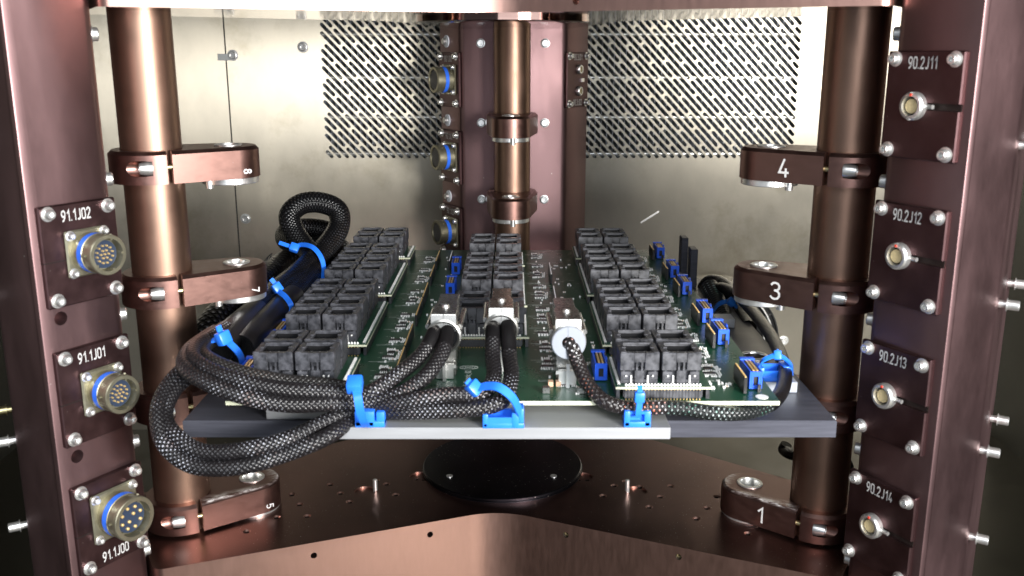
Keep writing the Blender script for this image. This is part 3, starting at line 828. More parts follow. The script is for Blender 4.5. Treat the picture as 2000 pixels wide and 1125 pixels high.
def scuffed(name, side):
    m = M['clamp'].copy(); m.name = name; nt = m.node_tree; N = nt.nodes; L = nt.links; b = N['Principled BSDF']
    tc = N.new('ShaderNodeTexCoord'); sp = N.new('ShaderNodeSeparateXYZ'); L.new(tc.outputs['Object'], sp.inputs[0])
    def mr(src, a, c):
        q = N.new('ShaderNodeMapRange'); q.inputs[1].default_value = a; q.inputs[2].default_value = c; L.new(src, q.inputs[0]); return q.outputs[0]
    def mul(a, c):
        q = N.new('ShaderNodeMath'); q.operation = 'MULTIPLY'; L.new(a, q.inputs[0]); L.new(c, q.inputs[1]); return q.outputs[0]
    top = mr(sp.outputs[2], 0.0112, 0.0122)
    sy = N.new('ShaderNodeMath'); sy.operation = 'MULTIPLY'; sy.inputs[1].default_value = side; L.new(sp.outputs[1], sy.inputs[0])
    band = mr(sy.outputs[0], 0.0165, 0.0265); tip = mr(sp.outputs[0], 0.075, 0.086)
    mx_ = N.new('ShaderNodeMath'); mx_.operation = 'MAXIMUM'; L.new(band, mx_.inputs[0]); L.new(tip, mx_.inputs[1])
    far = mr(sp.outputs[0], 0.004, 0.020)
    nz = N.new('ShaderNodeTexNoise'); nz.inputs['Scale'].default_value = 260; nz.inputs['Detail'].default_value = 8; nz.inputs['Roughness'].default_value = 0.75
    mp = N.new('ShaderNodeMapping'); mp.inputs['Scale'].default_value = (0.35, 1, 1); mp.inputs['Rotation'].default_value = (0, 0, side*0.25)
    L.new(tc.outputs['Object'], mp.inputs[0]); L.new(mp.outputs[0], nz.inputs[0])
    ns = mr(nz.outputs[0], 0.42, 0.60)
    k = mul(mul(mul(top, mx_.outputs[0]), ns), far)
    m2 = N.new('ShaderNodeMix'); m2.data_type = 'RGBA'
    old = b.inputs['Base Color'].links[0].from_socket; L.new(old, m2.inputs[6]); m2.inputs[7].default_value = (0.70, 0.68, 0.66, 1); L.new(k, m2.inputs[0])
    L.new(m2.outputs[2], b.inputs['Base Color'])
    m3 = N.new('ShaderNodeMapRange'); m3.inputs[3].default_value = 1.0; m3.inputs[4].default_value = 0.25; L.new(k, m3.inputs[0]); L.new(m3.outputs[0], b.inputs['Metallic'])
    return m
SC = {1: scuffed('bronze_clamp_scuffed_right', 1), -1: scuffed('bronze_clamp_scuffed_left', -1)}
for o in list(COL.objects):
    if o.name.startswith('clamp_body') and o.parent and o.parent['label'].startswith('scuffed'):
        o.data = o.data.copy(); o.data.materials[0] = SC[1 if 'right' in o.parent['label'] else -1]
# ---------------------------------------------------------------- tray, aluminium strip, uprights
ZT = 0.145
tr = thing('tray', 'wide flat black anodised tray carrying the circuit board', 'tray', loc=(0, 0.9, ZT))
TP = [(-0.2525, -0.220), (0.2490, -0.220), (0.2490, 0.150), (0.225, 0.320), (0.10, 0.335), (-0.10, 0.335), (-0.225, 0.320), (-0.2525, 0.150)]
part('tray_plate', MB().prism(TP, -0.0135, 0, cham=0.0006, poly_in=[(x*0.9975, y*0.9975) for x, y in TP]), M['tray'], tr)
part('locating_ring', MB().lathe([(0.0135, 0), (0.0135, 0.0012), (0.0128, 0.0018), (0.0100, 0.0018), (0.0094, 0.0004), (0.0094, 0.0002)], 40, T((0.2245, -0.062, 0)), caps=False), M['silver'], tr)
part('ring_bore', MB().lathe([(0.0096, 0.0003), (0, 0.0003)], 32, T((0.2245, -0.062, 0)), caps=False), M['hole'], tr)
for x, y in ((-0.205, -0.2), (-0.17, -0.215), (0.06, -0.22), (0.19, -0.205)):
    part('board_spacer', MB().box(x, x+0.03, y+0.0, y+0.012, 0, 0.0185, bev=0.0005), M['alu'], tr) if False else None
for x in (-0.19, -0.09, 0.0, 0.09, 0.18):
    for y in (-0.19, 0.05, 0.28):
        part('board_spacer', MB().lathe([(0.004, 0), (0.004, 0.0192)], 6, T((x, y, 0))), M['silver'], tr)
o = put('support_strip', MB().box(-0.13, 0.1155, -0.036, 0.036, 0, 0.009, bev=0.0005).mesh('support_strip'), M['alu']); o.location = (0, 0.680, ZT)
tag(o, 'bare aluminium strip jutting out from the front of the black tray', 'metal strip')
o = put('edge_block', MB().box(-0.024, 0.024, -0.012, 0.012, 0, 0.009, bev=0.0005).mesh('edge_block'), M['alu']); o.location = (-0.165, 0.695, ZT)
tag(o, 'small aluminium block on the tray under the cable bundle at left', 'block')
for (px, py, ph), lab in [((1336, 525, 0.062), 'rear one of two black upright bars behind the blue connectors'), ((1354, 546, 0.054), 'front one of two black upright bars behind the blue connectors')]:
    q = atz(px, py + 14, ZT)
    Y = {1336: 1.175, 1354: 1.115}[px]; p = at(px, 462 if px == 1336 else 484, Y)
    o = put('upright_bar', MB().box(-0.0041, 0.0041, -0.010, 0.010, 0, p.z-ZT, bev=0.0006).mesh('upright_bar'), M['tray']); o.location = (p.x, Y, ZT)
    tag(o, lab, 'upright bar', 'black upright bars')

# ---------------------------------------------------------------- main circuit board
ZP = 0.1674
pcb = thing('circuit_board', 'large green circuit board with blue connectors lying on the black tray', 'circuit board', loc=(-0.0075, 0.94, ZP))
def P(x, y): return Vector((x + 0.0075, y - 0.94, 0))
b = MB().box(-0.2055, 0.2065, -0.277, 0.281, -0.0031, 0.0)
bm_ = b.mesh('board'); bm_.materials.append(M['pcb']); bm_.materials.append(M['pcb_edge'])
for p in bm_.polygons: p.material_index = 0 if p.normal.z > 0.5 else 1
part('board', bm_, None, pcb)
def strip(x, y0, y1, h=0.0135, w=0.0026, gold=True):
    s_ = part('pin_header', MB().box(-w/2, w/2, y0-y1, 0, 0.0006, h, bev=0.0002), M['black'], pcb, mat=T(P(x, y1)))
    g = MB(); n = max(3, int((y1-y0)/0.0022))
    for i in range(n):
        yy = (y0-y1)*(i+0.5)/n; g.box(-w*0.22, w*0.22, yy-0.0006, yy+0.0006, h-0.0002, h+0.0007)
    part('contact_row', g, M['brass'] if gold else M['solder'], s_, kind='stuff')
def blue_connector(x, yf, L=0.0345, parent=None):
    w, h = 0.0098, 0.0148
    bb = MB(); t_ = 0.0014
    bb.box(-w/2, -w/2+t_, 0, L, 0.001, h, bev=0.0002); bb.box(w/2-t_, w/2, 0, L, 0.001, h, bev=0.0002)
    bb.box(-w/2+t_, w/2-t_, 0, L, 0.001, 0.0035)
    bb.box(-w/2+t_, w/2-t_, L-0.0016, L, 0.0035, h, bev=0.0002)
    # front wall with a square window
    bb.box(-w/2+t_, w/2-t_, 0, 0.0014, h-0.0040, h); bb.box(-w/2+t_, -w/2+t_+0.0016, 0, 0.0014, 0.0035, h-0.0040); bb.box(w/2-t_-0.0016, w/2-t_, 0, 0.0014, 0.0035, h-0.0040)
    bb.box(-w/2-0.0008, w/2+0.0008, L-0.006, L-0.001, h-0.0002, h+0.0012, bev=0.0002)
    bb.box(w/2, w/2+0.0009, L*0.35, L*0.5, 0.004, h+0.0010)
    return bb
blue_me = blue_connector(0, 0).mesh('edge_connector')
cbm = MB()
for s_ in (-1, 1): cbm.box(s_*0.0014-0.0008, s_*0.0014+0.0008, 0.0028, 0.031, 0.003, 0.0150)
contact_me = cbm.mesh('contact_strip')
core_me = MB().box(-0.0024, 0.0024, 0.002, 0.0318, 0.002, 0.0126).mesh('contact_core')
def add_blue(x, yf, post=True):
    o = put('edge_connector', blue_me, M['blue_conn'], pcb); o.matrix_local = T(P(x, yf))
    put('contact_core', core_me, M['black'], o); put('contact_strip', contact_me, M['brass'], o)
for yf in (0.687, 0.801, 0.8715, 0.980, 1.0587, 1.165):
    add_blue(0.1868, yf); strip(0.1765, yf-0.010, yf+0.024)
    part('jumper', MB().box(-0.0012, 0.0012, -0.0012, 0.0012, 0, 0.006), M['black'], pcb, mat=T(P(0.1885, yf-0.004)))
add_blue(0.0700, 0.7065)
for yf in (0.872, 0.975, 1.075): add_blue(-0.0655, yf)
for yf in (0.69, 0.80, 0.872, 0.965, 1.04, 1.14): add_blue(-0.2065, yf)
# strips between the columns
for x, y0, y1, g in [(-0.0905,0.705,0.760,True),(-0.0905,0.765,0.830,True),(-0.0905,0.86,0.925,True),(-0.0905,0.93,0.99,True),(-0.0905,1.02,1.08,True),(-0.0905,1.10,1.16,True),
                     (0.0440,0.92,0.975,False),(0.0440,1.03,1.09,False),(0.0440,0.84,0.88,False),(-0.0745,1.10,1.16,False)]:
    strip(x, y0, y1, 0.0115, 0.0022, g)
# small parts: clusters of resistors and chips on every row of the board
chip_me = {}
def chip(x, y, w, d, pins=True):
    key = (round(w, 4), round(d, 4))
    if key not in chip_me:
        c = MB().box(-w/2, w/2, -d/2, d/2, 0.0003, 0.0016, bev=0.0001).mesh('chip')
        pm = MB(); n = max(3, int(w/0.0013))
        for i in range(n):
            xx = -w/2 + w*(i+0.5)/n
            for s_ in (-1, 1): pm.box(xx-0.00036, xx+0.00036, min(s_*d/2, s_*(d/2+0.0015)), max(s_*d/2, s_*(d/2+0.0015)), 0.0, 0.0011)
        chip_me[key] = (c, pm.mesh('chip_legs'))
    o = put('chip', chip_me[key][0], M['black'], pcb); o.matrix_local = T(P(x, y))
    put('chip_legs', chip_me[key][1], M['solder'], o, kind='stuff')
smd = MB(); cap = MB(); pads = MB()
def res(x, y, vertical=False, c=False):
    w, d = (0.0013, 0.0022) if vertical else (0.0023, 0.0012)
    q = P(x, y); (cap if c else smd).box(q.x-w/2, q.x+w/2, q.y-d/2, q.y+d/2, 0.0001, 0.0009)
    for s_ in (-1, 1):
        if vertical: pads.box(q.x-w/2-0.0001, q.x+w/2+0.0001, q.y+s_*d*0.42-0.0004, q.y+s_*d*0.42+0.0004, 0, 0.0013)
        else: pads.box(q.x+s_*w*0.42-0.0004, q.x+s_*w*0.42+0.0004, q.y-d/2-0.0001, q.y+d/2+0.0001, 0, 0.0013)
silk = MB()
def line(x0, y0, x1, y1, w=0.00022):
    a, c = P(x0, y0), P(x1, y1); silk.box(min(a.x, c.x)-w, max(a.x, c.x)+w, min(a.y, c.y)-w, max(a.y, c.y)+w, 0.00004, 0.00012)
def mini_text(x, y, n, s=0.0008):
    for i in range(n): 
        if random.random() < 0.8:
            a = P(x + i*s*1.35, y); silk.box(a.x, a.x+s*random.uniform(.4, 1), a.y-s*0.7, a.y+s*random.uniform(-.2, .7), 0.00004, 0.00012)
def cluster(x, y, full=True):
    if full:
        chip(x, y+0.012, 0.0062, 0.0062); 
        for i in range(7): res(x - 0.004 + 0.0028*(i % 4) + random.uniform(-.0004, .0004), y + 0.0185 + 0.0035*(i//4), i % 2 == 0, i % 3 == 0)
        for i in range(3): res(x + 0.0075, y + 0.008 + 0.003*i, False, i == 1)
        res(x + 0.0085, y+0.0165, True, True)
    chip(x-0.001, y, 0.0098, 0.0040)
    for i in range(5):
        if random.random() < .75: res(x - 0.0045 + 0.0026*i + random.uniform(-.0003, .0003), y - 0.0058 + random.uniform(-.0006, .0006), random.random() < .6, i == 3)
    for i in range(3): res(x + 0.0068, y - 0.003 + 0.003*i, False, False)
    for i in range(4):
        if random.random() < .6: res(x - 0.004 + 0.0026*i, y + 0.0056, random.random() < .3, False)
    mini_text(x-0.010, y, 2); mini_text(x+0.010, y+0.003, 2); mini_text(x-0.011, y+0.013, 4)
for y, f in [(0.724, 1), (0.771, 1), (0.820, 0), (0.862, 1), (0.905, 0), (0.955, 1), (1.00, 0), (1.05, 1), (1.105, 0), (1.155, 1)]:
    cluster(-0.104, y - 0.004, bool(f)); cluster(0.0295, y + 0.018, bool(f)); cluster(0.160, y, bool(f))
    line(-0.120, y+0.032, -0.0925, y+0.032); line(0.016, y+0.036, 0.043, y+0.036); line(0.150, y+0.036, 0.172, y+0.036)
    for xx in (-0.112, 0.021, 0.153):
        line(xx, y-0.017, xx+0.009, y-0.017, .00016); line(xx, y-0.0145, xx+0.009, y-0.0145, .00016); line(xx, y-0.017, xx, y-0.0145, .00016); line(xx+0.009, y-0.017, xx+0.009, y-0.0145, .00016)
        mini_text(xx+0.001, y-0.0158, 5)
    res(-0.106, y-0.016, True, True); res(0.030, y+0.004-0.012, True, True)
for yy in (0.695, 0.705, 0.735, 0.75, 0.79, 0.835, 0.88, 0.925, 0.97, 1.02, 1.075, 1.12):
    for i in range(9): res(random.uniform(0.1505, 0.170), yy + random.uniform(-.006, .006), random.random() < .5, random.random() < .15)
for i in range(90):   # scattered parts near the front edge and in the dark bays
    x = random.choice([random.uniform(0.028, 0.066), random.uniform(-0.085, -0.070), random.uniform(0.046, 0.072)]); y = random.uniform(0.672, 1.19)
    res(x, y, random.random() < .5, random.random() < .3)
for i in range(40): mini_text(random.uniform(0.045, 0.07), random.uniform(0.68, 1.19), random.randint(2, 5))
for x in (0.026, 0.052, 0.0575):   # metal cans near the coax connector
    part('metal_can', MB().box(-0.003, 0.003, -0.0025, 0.0025, 0, 0.005, bev=0.0004), M['nickel'], pcb, mat=T(P(x, 0.681)))
for x in (0.030, 0.036): part('terminal', MB().box(-0.002, 0.002, -0.003, 0.003, 0, 0.004, bev=0.0003), M['cap_orange'], pcb, mat=T(P(x, 0.697)))
chip(0.040, 0.700, 0.010, 0.009)
part('resistors', smd, M['ceramic'], pcb, kind='stuff'); part('capacitors', cap, M['cap_orange'], pcb, kind='stuff'); part('solder_pads', pads, M['solder'], pcb, kind='stuff')
# printed emblem and board name, reading from the front edge to the rear
ex, ey = -0.0355, 0.741
for sx in (-1, 1):
    for i in range(16):
        a0 = 2*pi*i/16; a1 = 2*pi*(i+1)/16
        line(ex + 0.0075*cos(a0), ey + 0.0042*sin(a0), ex + 0.0075*cos(a1), ey + 0.0042*sin(a1), .0001) if sx > 0 else None
    line(ex + sx*0.003, ey-0.003, ex + sx*0.003, ey+0.003, .00018); line(ex + sx*0.0048, ey-0.0012, ex + sx*0.0048, ey+0.0012, .0003)
for q in (-0.0015, 0.0, 0.0015): line(ex-0.003, ey+q, ex+0.003, ey+q, .0001)
part('silkscreen', silk, M['silk'], pcb, kind='stuff')
part('board_name', text_mesh('Midi_Generic_02', 0.0072, 0.00005, 0.9, 'RIGHT'), M['silk'], pcb, mat=T(P(ex, 0.733) + Vector((0, 0, 0.0001))) @ RZ(pi/2))
part('board_name', text_mesh('2021', 0.0055, 0.00005, 0.9, 'RIGHT'), M['silk'], pcb, mat=T(P(ex+0.0075, 0.705) + Vector((0, 0, 0.0001))) @ RZ(pi/2))
for x, y in ((0.188, 0.672), (-0.203, 0.672)):
    part('mounting_ring', MB().lathe([(0.0048, 0), (0.0048, 0.0003), (0.0024, 0.0003)], 24, T(P(x, y)), caps=True), M['solder'], pcb)

# ---------------------------------------------------------------- socket modules
ZC = 0.178; SW, SD = 0.0294, 0.0272
def lid_mesh():
    b = MB(); z0, z1 = 0.0105, 0.0244; w, d = SW/2, SD/2; bv = 0.0005
    wx, wy = 0.0098, 0.0082      # window half sizes
    b.box(-w, -wx, -d+0.0045, d, z0, z1, bev=bv); b.box(wx, w, -d+0.0045, d, z0, z1, bev=bv)
    b.box(-wx, wx, wy, d, z0, z1-0.0004)
    # front wall with a three-slot comb opening low in the middle
    b.box(-w, -0.0038, -d, -d+0.0045, z0, z1, bev=bv); b.box(0.0038, w, -d, -d+0.0045, z0, z1, bev=bv)
    b.box(-0.0038, 0.0038, -d+0.0002, -d+0.0045, z0+0.0066, z1-0.0002)
    b.box(-0.0026, -0.0012, -d+0.0005, -d+0.0030, z0, z0+0.0066); b.box(0.0012, 0.0026, -d+0.0005, -d+0.0030, z0, z0+0.0066)
    b.box(-wx, wx, -d+0.0045, -wy, z0+0.002, z1-0.0006)
    # raised bars and corner lugs on the top
    b.box(-0.0105, 0.0105, wy+0.0006, wy+0.0022, z1-0.0006, z1+0.0011, bev=0.0003)
    for sx in (-1, 1):
        b.box(sx*0.0122-0.0022, sx*0.0122+0.0022, -d+0.0002, -d+0.0026, z1-0.0004, z1+0.0007, bev=0.0003)
        b.box(sx*0.0108-0.0016, sx*0.0108+0.0016, -0.0012, 0.0016, z1-0.0004, z1+0.0005, bev=0.0003)
        b.box(sx*0.0098-0.0018, sx*0.0098+0.0018, d-0.0028, d-0.0006, z1-0.0004, z1+0.0006, bev=0.0003)
    # sloping inner skirts of the window
    return b.mesh('lid')
def liner_mesh():
    """black contact nest lining the window, with ribs"""
    b = MB()
    b.box(-0.0094, 0.0094, 0.0070, 0.0081, 0.0112, 0.0230); b.box(-0.0097, -0.0087, -0.0080, 0.0070, 0.0112, 0.0220); b.box(0.0087, 0.0097, -0.0080, 0.0070, 0.0112, 0.0220)
    for i in range(7):
        x = -0.0075 + 0.0025*i; b.box(x-0.0004, x+0.0004, 0.0060, 0.0070, 0.0112, 0.0205)
    return b.mesh('shade_liner')
def socket_base_mesh():
    b = MB(); w, d = SW/2-0.0008, SD/2-0.0008
    b.box(-w, w, -d, d, 0.0, 0.0032, bev=0.0003)
    b.box(-w, -w+0.0075, -d, d, 0.0032, 0.0095, bev=0.0004) ; b.box(w-0.0075, w, -d, d, 0.0032, 0.0095, bev=0.0004)
    b.box(-0.0036, 0.0036, -d-0.0006, d, 0.0, 0.0104, bev=0.0004)
    b.box(-w+0.007, w-0.007, -d+0.004, d-0.001, 0.0032, 0.0108)
    for sx in (-1, 1):
        b.lathe([(0.0014, 0), (0.0014, 0.0103)], 10, T((sx*0.0118, -d+0.0016, 0)))
    return b.mesh('socket')
def pins_mesh():
    b = MB(); d = SD/2
    for sx in (-1, 1):
        x = sx*0.0062
        for i in range(7): b.lathe([(0.00062, 0), (0.00078, 0.00035), (0.00062, 0.0007)], 8, T((x, -d-0.0002, 0.0008+i*0.0009)), caps=False)
    for i in range(3):
        b.lathe([(0.00055, 0), (0.00055, 0.0062)], 6, T((-0.0062+0.0062*i, 0.0050, 0.0135)))
    for sx in (-1, 1):
        b.lathe([(0.0007, 0), (0.0007, 0.0008)], 8, T((sx*0.0100, -d+0.0001, 0.0065)) @ RX(pi/2))
    return b.mesh('contact_pins')
LID, SBASE, PINS, LINER = lid_mesh(), socket_base_mesh(), pins_mesh(), liner_mesh()
for m_, k_ in ((LID, 'plastic'), (SBASE, 'plastic'), (PINS, 'solder')): m_.materials.append(M[k_])
def module(x0, x1, cx, yf, rows, pitch, rail_side, lab, grp):
    """a small green carrier board on pin headers, with two sockets per row"""
    t = thing('socket_module', lab, 'socket module', loc=((x0+x1)/2, yf, ZP), group=grp)
    ox, oy = (x0+x1)/2, yf
    Yb = yf + (rows-1)*pitch + SD + 0.004
    cb = MB().box(x0-ox, x1-ox, -0.0065, Yb-oy, ZC-ZP-0.0018, ZC-ZP)
    me = cb.mesh('carrier_board'); me.materials.append(M['pcb']); me.materials.append(M['pcb_edge'])
    for p in me.polygons: p.material_index = 0 if abs(p.normal.z) > 0.5 else 1
    part('carrier_board', me, None, t)
    zc = ZC - ZP
    # header under the front edge: a row of little black pillars with gold tips
    hb = MB(); gb = MB(); n = 24; xa, xb = x0-ox+0.008, x1-ox-0.008
    for i in range(n):
        xx = xa + (xb-xa)*i/(n-1)
        hb.box(xx-0.00105, xx+0.00105, -0.0052, -0.0022, 0.0012, zc-0.0028)
        gb.box(xx-0.00036, xx+0.00036, -0.0054, -0.0042, zc-0.0030, zc-0.0020); gb.box(xx-0.00032, xx+0.00032, -0.0052, -0.0044, 0.0, 0.0009)
    hb.box(xa-0.002, xb+0.002, -0.0042, -0.0024, 0.002, zc-0.0030)
    for sx in (x0-ox+0.002, x1-ox-0.002):
        hb.box(sx-0.0013, sx+0.0013, -0.004, Yb-oy-0.003, 0.0005, zc-0.002)
    h_ = part('pin_header', hb, M['plastic'], t, kind=None)
    part('header_pins', gb, M['brass'], h_, kind='stuff')
    sb = MB()
    for i in range(n):
        xx = xa + (xb-xa)*i/(n-1); sb.lathe([(0.00105, zc), (0.00098, zc+0.0008), (0.0005, zc+0.0016), (0, zc+0.0018)], 8, T((xx, -0.0034, 0)), caps=False)
    part('solder_joints', sb, M['solder'], t, kind='stuff')
    rx = (x0-ox+0.0028) if rail_side < 0 else (x1-ox-0.0028)
    rb = MB(); yy = -0.002
    while yy < Yb-oy-0.006:
        L_ = 0.0335; e = min(yy+L_, Yb-oy-0.004)
        k = yy
        while k < e-0.001: rb.box(rx-0.0009, rx+0.0009, k, k+0.0010, zc, zc+0.0016); k += 0.00135
        rb.box(rx-0.0007, rx+0.0007, yy, e, zc, zc+0.0009)
        yy += L_+0.003
    part('pin_rail', rb, M['solder'], t, kind='stuff')
    k = 0
    for r in range(rows):
        for s_ in (-1, 1):
            o = put('socket', SBASE, M['plastic'], t)
            o.matrix_local = T((cx-ox + s_*0.01565, r*pitch + SD/2, zc))
            put('lid', LID, M['plastic'], o); put('shade_liner', LINER, M['liner'], o); put('contact_pins', PINS, M['solder'], o, kind='stuff')
    return t
LCX, CCX, RCX = -0.1625, -0.0195, 0.1108
GR = 'black test socket modules on the circuit board'
for yf, rows, pitch, lab in [(0.671, 2, 0.0330, 'frontmost module of the left column, four black sockets beside the lowest cable tie loop'),
                        (0.776, 4, 0.0357, 'second module from the front in the left column, eight black sockets'),
                        (0.948, 4, 0.0385, 'third module from the front in the left column, beside the looped cable'),
                        (1.130, 2, 0.0350, 'rearmost module of the left column, four black sockets against the back panel')]:
    module(-0.1990, -0.1235, LCX, yf, rows, pitch, 1, lab, GR)
for yf, rows, pitch, lab in [(0.799, 2, 0.0345, 'frontmost module of the middle column, four sockets behind the silver cable hoods'),
                        (0.905, 4, 0.0355, 'second module of the middle column, eight sockets left of the small blue connectors row'),
                        (1.088, 2, 0.0350, 'rearmost module of the middle column, four sockets in front of the rear rod')]:
    module(-0.0555, 0.0150, CCX, yf, rows, pitch, 1, lab, GR)
for yf, rows, pitch, lab in [(0.671, 2, 0.0340, 'frontmost module of the right column, four black sockets near the front board edge'),
                        (0.776, 4, 0.0357, 'second module from the front in the right column, eight black sockets'),
                        (0.948, 4, 0.0372, 'third module from the front in the right column, eight black sockets'),
                        (1.128, 2, 0.0330, 'rearmost module of the right column, four black sockets right of the rear post')]:
    module(0.0770, 0.1480, RCX, yf, rows, pitch, -1, lab, GR)

# ---------------------------------------------------------------- silver cable hoods
def hood(name_lab, cx, yf, zt, gland, lean):
    t = thing('cable_hood', name_lab, 'cable connector', mat=T((cx, yf, zt)) @ RZ(lean), group='silver cable hoods standing on the circuit board')
    b = MB()
    out = [(-0.0098, 0), (0.0098, 0), (0.0098, 0.030), (0.0082, 0.036), (0.0082, 0.066), (-0.0082, 0.066), (-0.0082, 0.036), (-0.0098, 0.030)]
    inn = [(x*0.94, y*0.985+0.0005) for x, y in out]
    b.prism(out, -0.0135, 0, cham=0.0008, poly_in=inn)
    b.box(-0.0003, 0.0003, -0.0001, 0.020, -0.010, 0.00025)
    hd = part('hood_body', b, M['nickel'], t)
    part('hood_screw', MB().lathe([(0.0030, -0.001), (0.0030, 0.0006), (0.0022, 0.0022), (0, 0.0026)], 18, T((0, 0.022, 0)), caps=False), M['silver'], hd)
    for sx in (-1, 1): part('jack_screw', MB().lathe([(0.0022, 0), (0.0022, 0.05)], 12, T((sx*0.0125, 0.004, -0.011)) @ RX(-pi/2)), M['nickel'], hd)
    R = 0.0138
    ring = MB().lathe([(R*0.80, -0.010), (R*0.80, 0.0006), (R*0.90, 0.0014), (R, 0.0006), (R, -0.0030), (R*0.95, -0.0036), (R*0.95, -0.0050), (R, -0.0056), (R, -0.014), (R*0.8, -0.014)], 40, T((0, -0.001, -0.0175)) @ RX(pi/2), caps=False)
    part('clamp_ring', ring, M['nickel'], t)
    if gland:
        b = MB().lathe([(R*0.97, -0.004), (R*0.95, 0.0026), (R*0.90, 0.0032), (0.0052, 0.0032), (0.0048, -0.002)], 40, T((0, -0.001, -0.0175)) @ RX(pi/2), caps=False)
        b.box(-0.00045, 0.00045, -0.0046, -0.0030, -0.0125, -0.0048)
        part('gland', b, M['hood_white'], t)
    else:
        part('ring_bore', MB().lathe([(R*0.82, 0.010), (0, 0.010)], 32, T((0, 0.014, -0.0175)) @ RX(pi/2), caps=False), M['black'], t)
    b = MB().box(-0.0085, 0.0085, 0.012, 0.058, ZP-zt+0.0004, -0.0137, bev=0.0004)
    part('connector_body', b, M['nickel'] , t)
    b = MB().box(-0.007, 0.007, 0.004, 0.010, ZP-zt+0.0004, ZP-zt+0.012, bev=0.0005)
    b.box(-0.009, 0.009, 0.003, 0.0042, ZP-zt+0.010, ZP-zt+0.0125); b.box(-0.0012, 0.0012, -0.002, 0.0042, ZP-zt+0.0004, ZP-zt+0.020)
    part('bracket', b, M['silver'], t)
    return t
hood('left silver cable hood with two sleeved cables leaving its clamp ring', -0.0532, 0.707, 0.2220, False, radians(-1))
hood('middle silver cable hood with two sleeved cables, in front of the middle sockets', -0.0086, 0.724, 0.2225, False, 0)
hood('right silver cable hood with a white gland and a single red flecked cable', 0.0430, 0.692, 0.2222, True, radians(1))

# ---------------------------------------------------------------- cables
def cable(name, pts, rad, mat, lab, grp='braided cables', sleeve=None, cat='cable', n=18, sub=8, extra=None):
    P3 = [at(*p) for p in pts]; path = spline(P3, sub)
    t = thing(name, lab, cat, loc=P3[0], group=grp)
    part('braided_sleeve', MB().tube(path, rad, n), mat, t, world=True)
    for (i0, i1, k, m_) in (extra or []):
        part('braided_sleeve', MB().tube(path[int(i0*sub):int(i1*sub)+1], rad*k, n), m_, t, world=True)
    for (i0, i1, k) in (sleeve or []):
        part('heat_shrink', MB().tube(path[int(i0*sub):int(i1*sub)+1], rad*k, n, taper=lambda u: 1.0 if 0.06 < u < 0.94 else 0.965), M['shrink'], t, world=True)
    return t
GC = 'grey flecked braided cables of the left harness'
# from the left hood
cable('braided_cable', [(853,628,.722),(846,655,.704),(824,692,.690),(782,728,.672),(735,760,.660),(705,772,.658),(650,766,.652),(560,761,.648),(478,746,.650),(415,725,.660),(378,700,.676),(385,676,.700),(410,660,.722),(440,640,.752)], .0060, M['braid'],
      'braided cable from the left hood, upper of its pair, running into the left loop', GC, [(0, 1.75, 1.0)])
cable('braided_cable', [(875,628,.722),(873,655,.704),(862,692,.688),(828,738,.668),(770,775,.658),(705,788,.657),(650,788,.648),(560,790,.642),(478,775,.641),(405,748,.648),(362,718,.664),(366,690,.690),(390,668,.715),(420,648,.744)], .0060, M['braid'],
      'braided cable from the left hood, right one of its pair, crossing under the tie', GC, [(0, 1.75, 1.0)])
# from the middle hood
cable('braided_cable', [(965,622,.738),(963,650,.718),(962,692,.702),(964,738,.678),(940,768,.658),(868,772,.650),(780,786,.652),(705,800,.658),(640,822,.646),(560,858,.632),(470,880,.628),(395,882,.632),(348,855,.640),(322,815,.655),(338,765,.676),(380,725,.700),(425,700,.730),(465,675,.757)], .0060, M['braid'],
      'braided cable from the middle hood, inner strand of the big hanging loop', GC, [(0, 1.55, 1.0)])
cable('braided_cable', [(991,622,.738),(992,650,.716),(995,695,.700),(998,742,.674),(976,786,.652),(905,800,.648),(800,804,.654),(705,810,.660),(640,853,.633),(555,888,.627),(468,912,.622),(378,910,.627),(323,870,.636),(308,812,.652),(325,758,.676),(370,712,.702),(420,688,.735),(455,660,.762)], .0060, M['braid'],
      'braided cable from the middle hood, outer strand of the big hanging loop', GC, [(0, 2.0, 1.0)])
# extra strands that fill the bundle (the harness has several per loop)
cable('braided_cable', [(720,768,.668),(650,752,.664),(560,744,.664),(478,728,.666),(420,706,.676),(398,688,.694),(408,670,.716),(440,652,.744)], .0052, M['braid_dim'],
      'darker braided cable on the inside of the upper bend at left', GC)
cable('braided_cable', [(760,800,.664),(690,814,.664),(620,846,.648),(540,880,.640),(460,898,.640),(395,900,.643),(345,872,.650),(318,830,.664),(330,775,.684),(372,735,.704),(420,708,.732)], .0054, M['braid_dim'],
      'darker braided cable filling the middle of the hanging loop', GC)
# thick black sleeves along the left of the board
cable('cable_sleeve', [(425,684,.722),(452,652,.765),(490,618,.830),(530,578,.900),(580,538,.960),(628,492,1.010),(660,448,1.045),(660,412,1.060),(628,396,1.060),(590,398,1.052),(566,420,1.040),(575,455,1.030),(600,490,1.015),(612,525,.985),(590,560,.940),(550,602,.870),(505,645,.800),(468,682,.745)], .0120, M['braid_black'],
      'thick black sleeved cable rising in a tall upright loop at rear left', 'black sleeved cables', [(0, 2.3, 1.06), (14.6, 17, 1.06)], n=24)
cable('cable_sleeve', [(400,690,.800),(408,645,.830),(440,607,.870),(500,560,.950),(548,520,1.030),(600,492,1.080),(650,480,1.105),(672,505,1.08),(655,540,1.03)], .0140, M['braid_mesh'],
      'thick glossy black sleeve running behind clamp 7 towards the upright loop', 'black sleeved cables', n=24)
cable('cable_sleeve', [(590,480,1.05),(560,470,1.075),(562,452,1.095),(600,445,1.105),(640,452,1.105),(655,480,1.09),(640,515,1.05)], .0115, M['braid_black'],
      'short black sleeve curled behind the base of the upright loop', 'black sleeved cables', n=24)
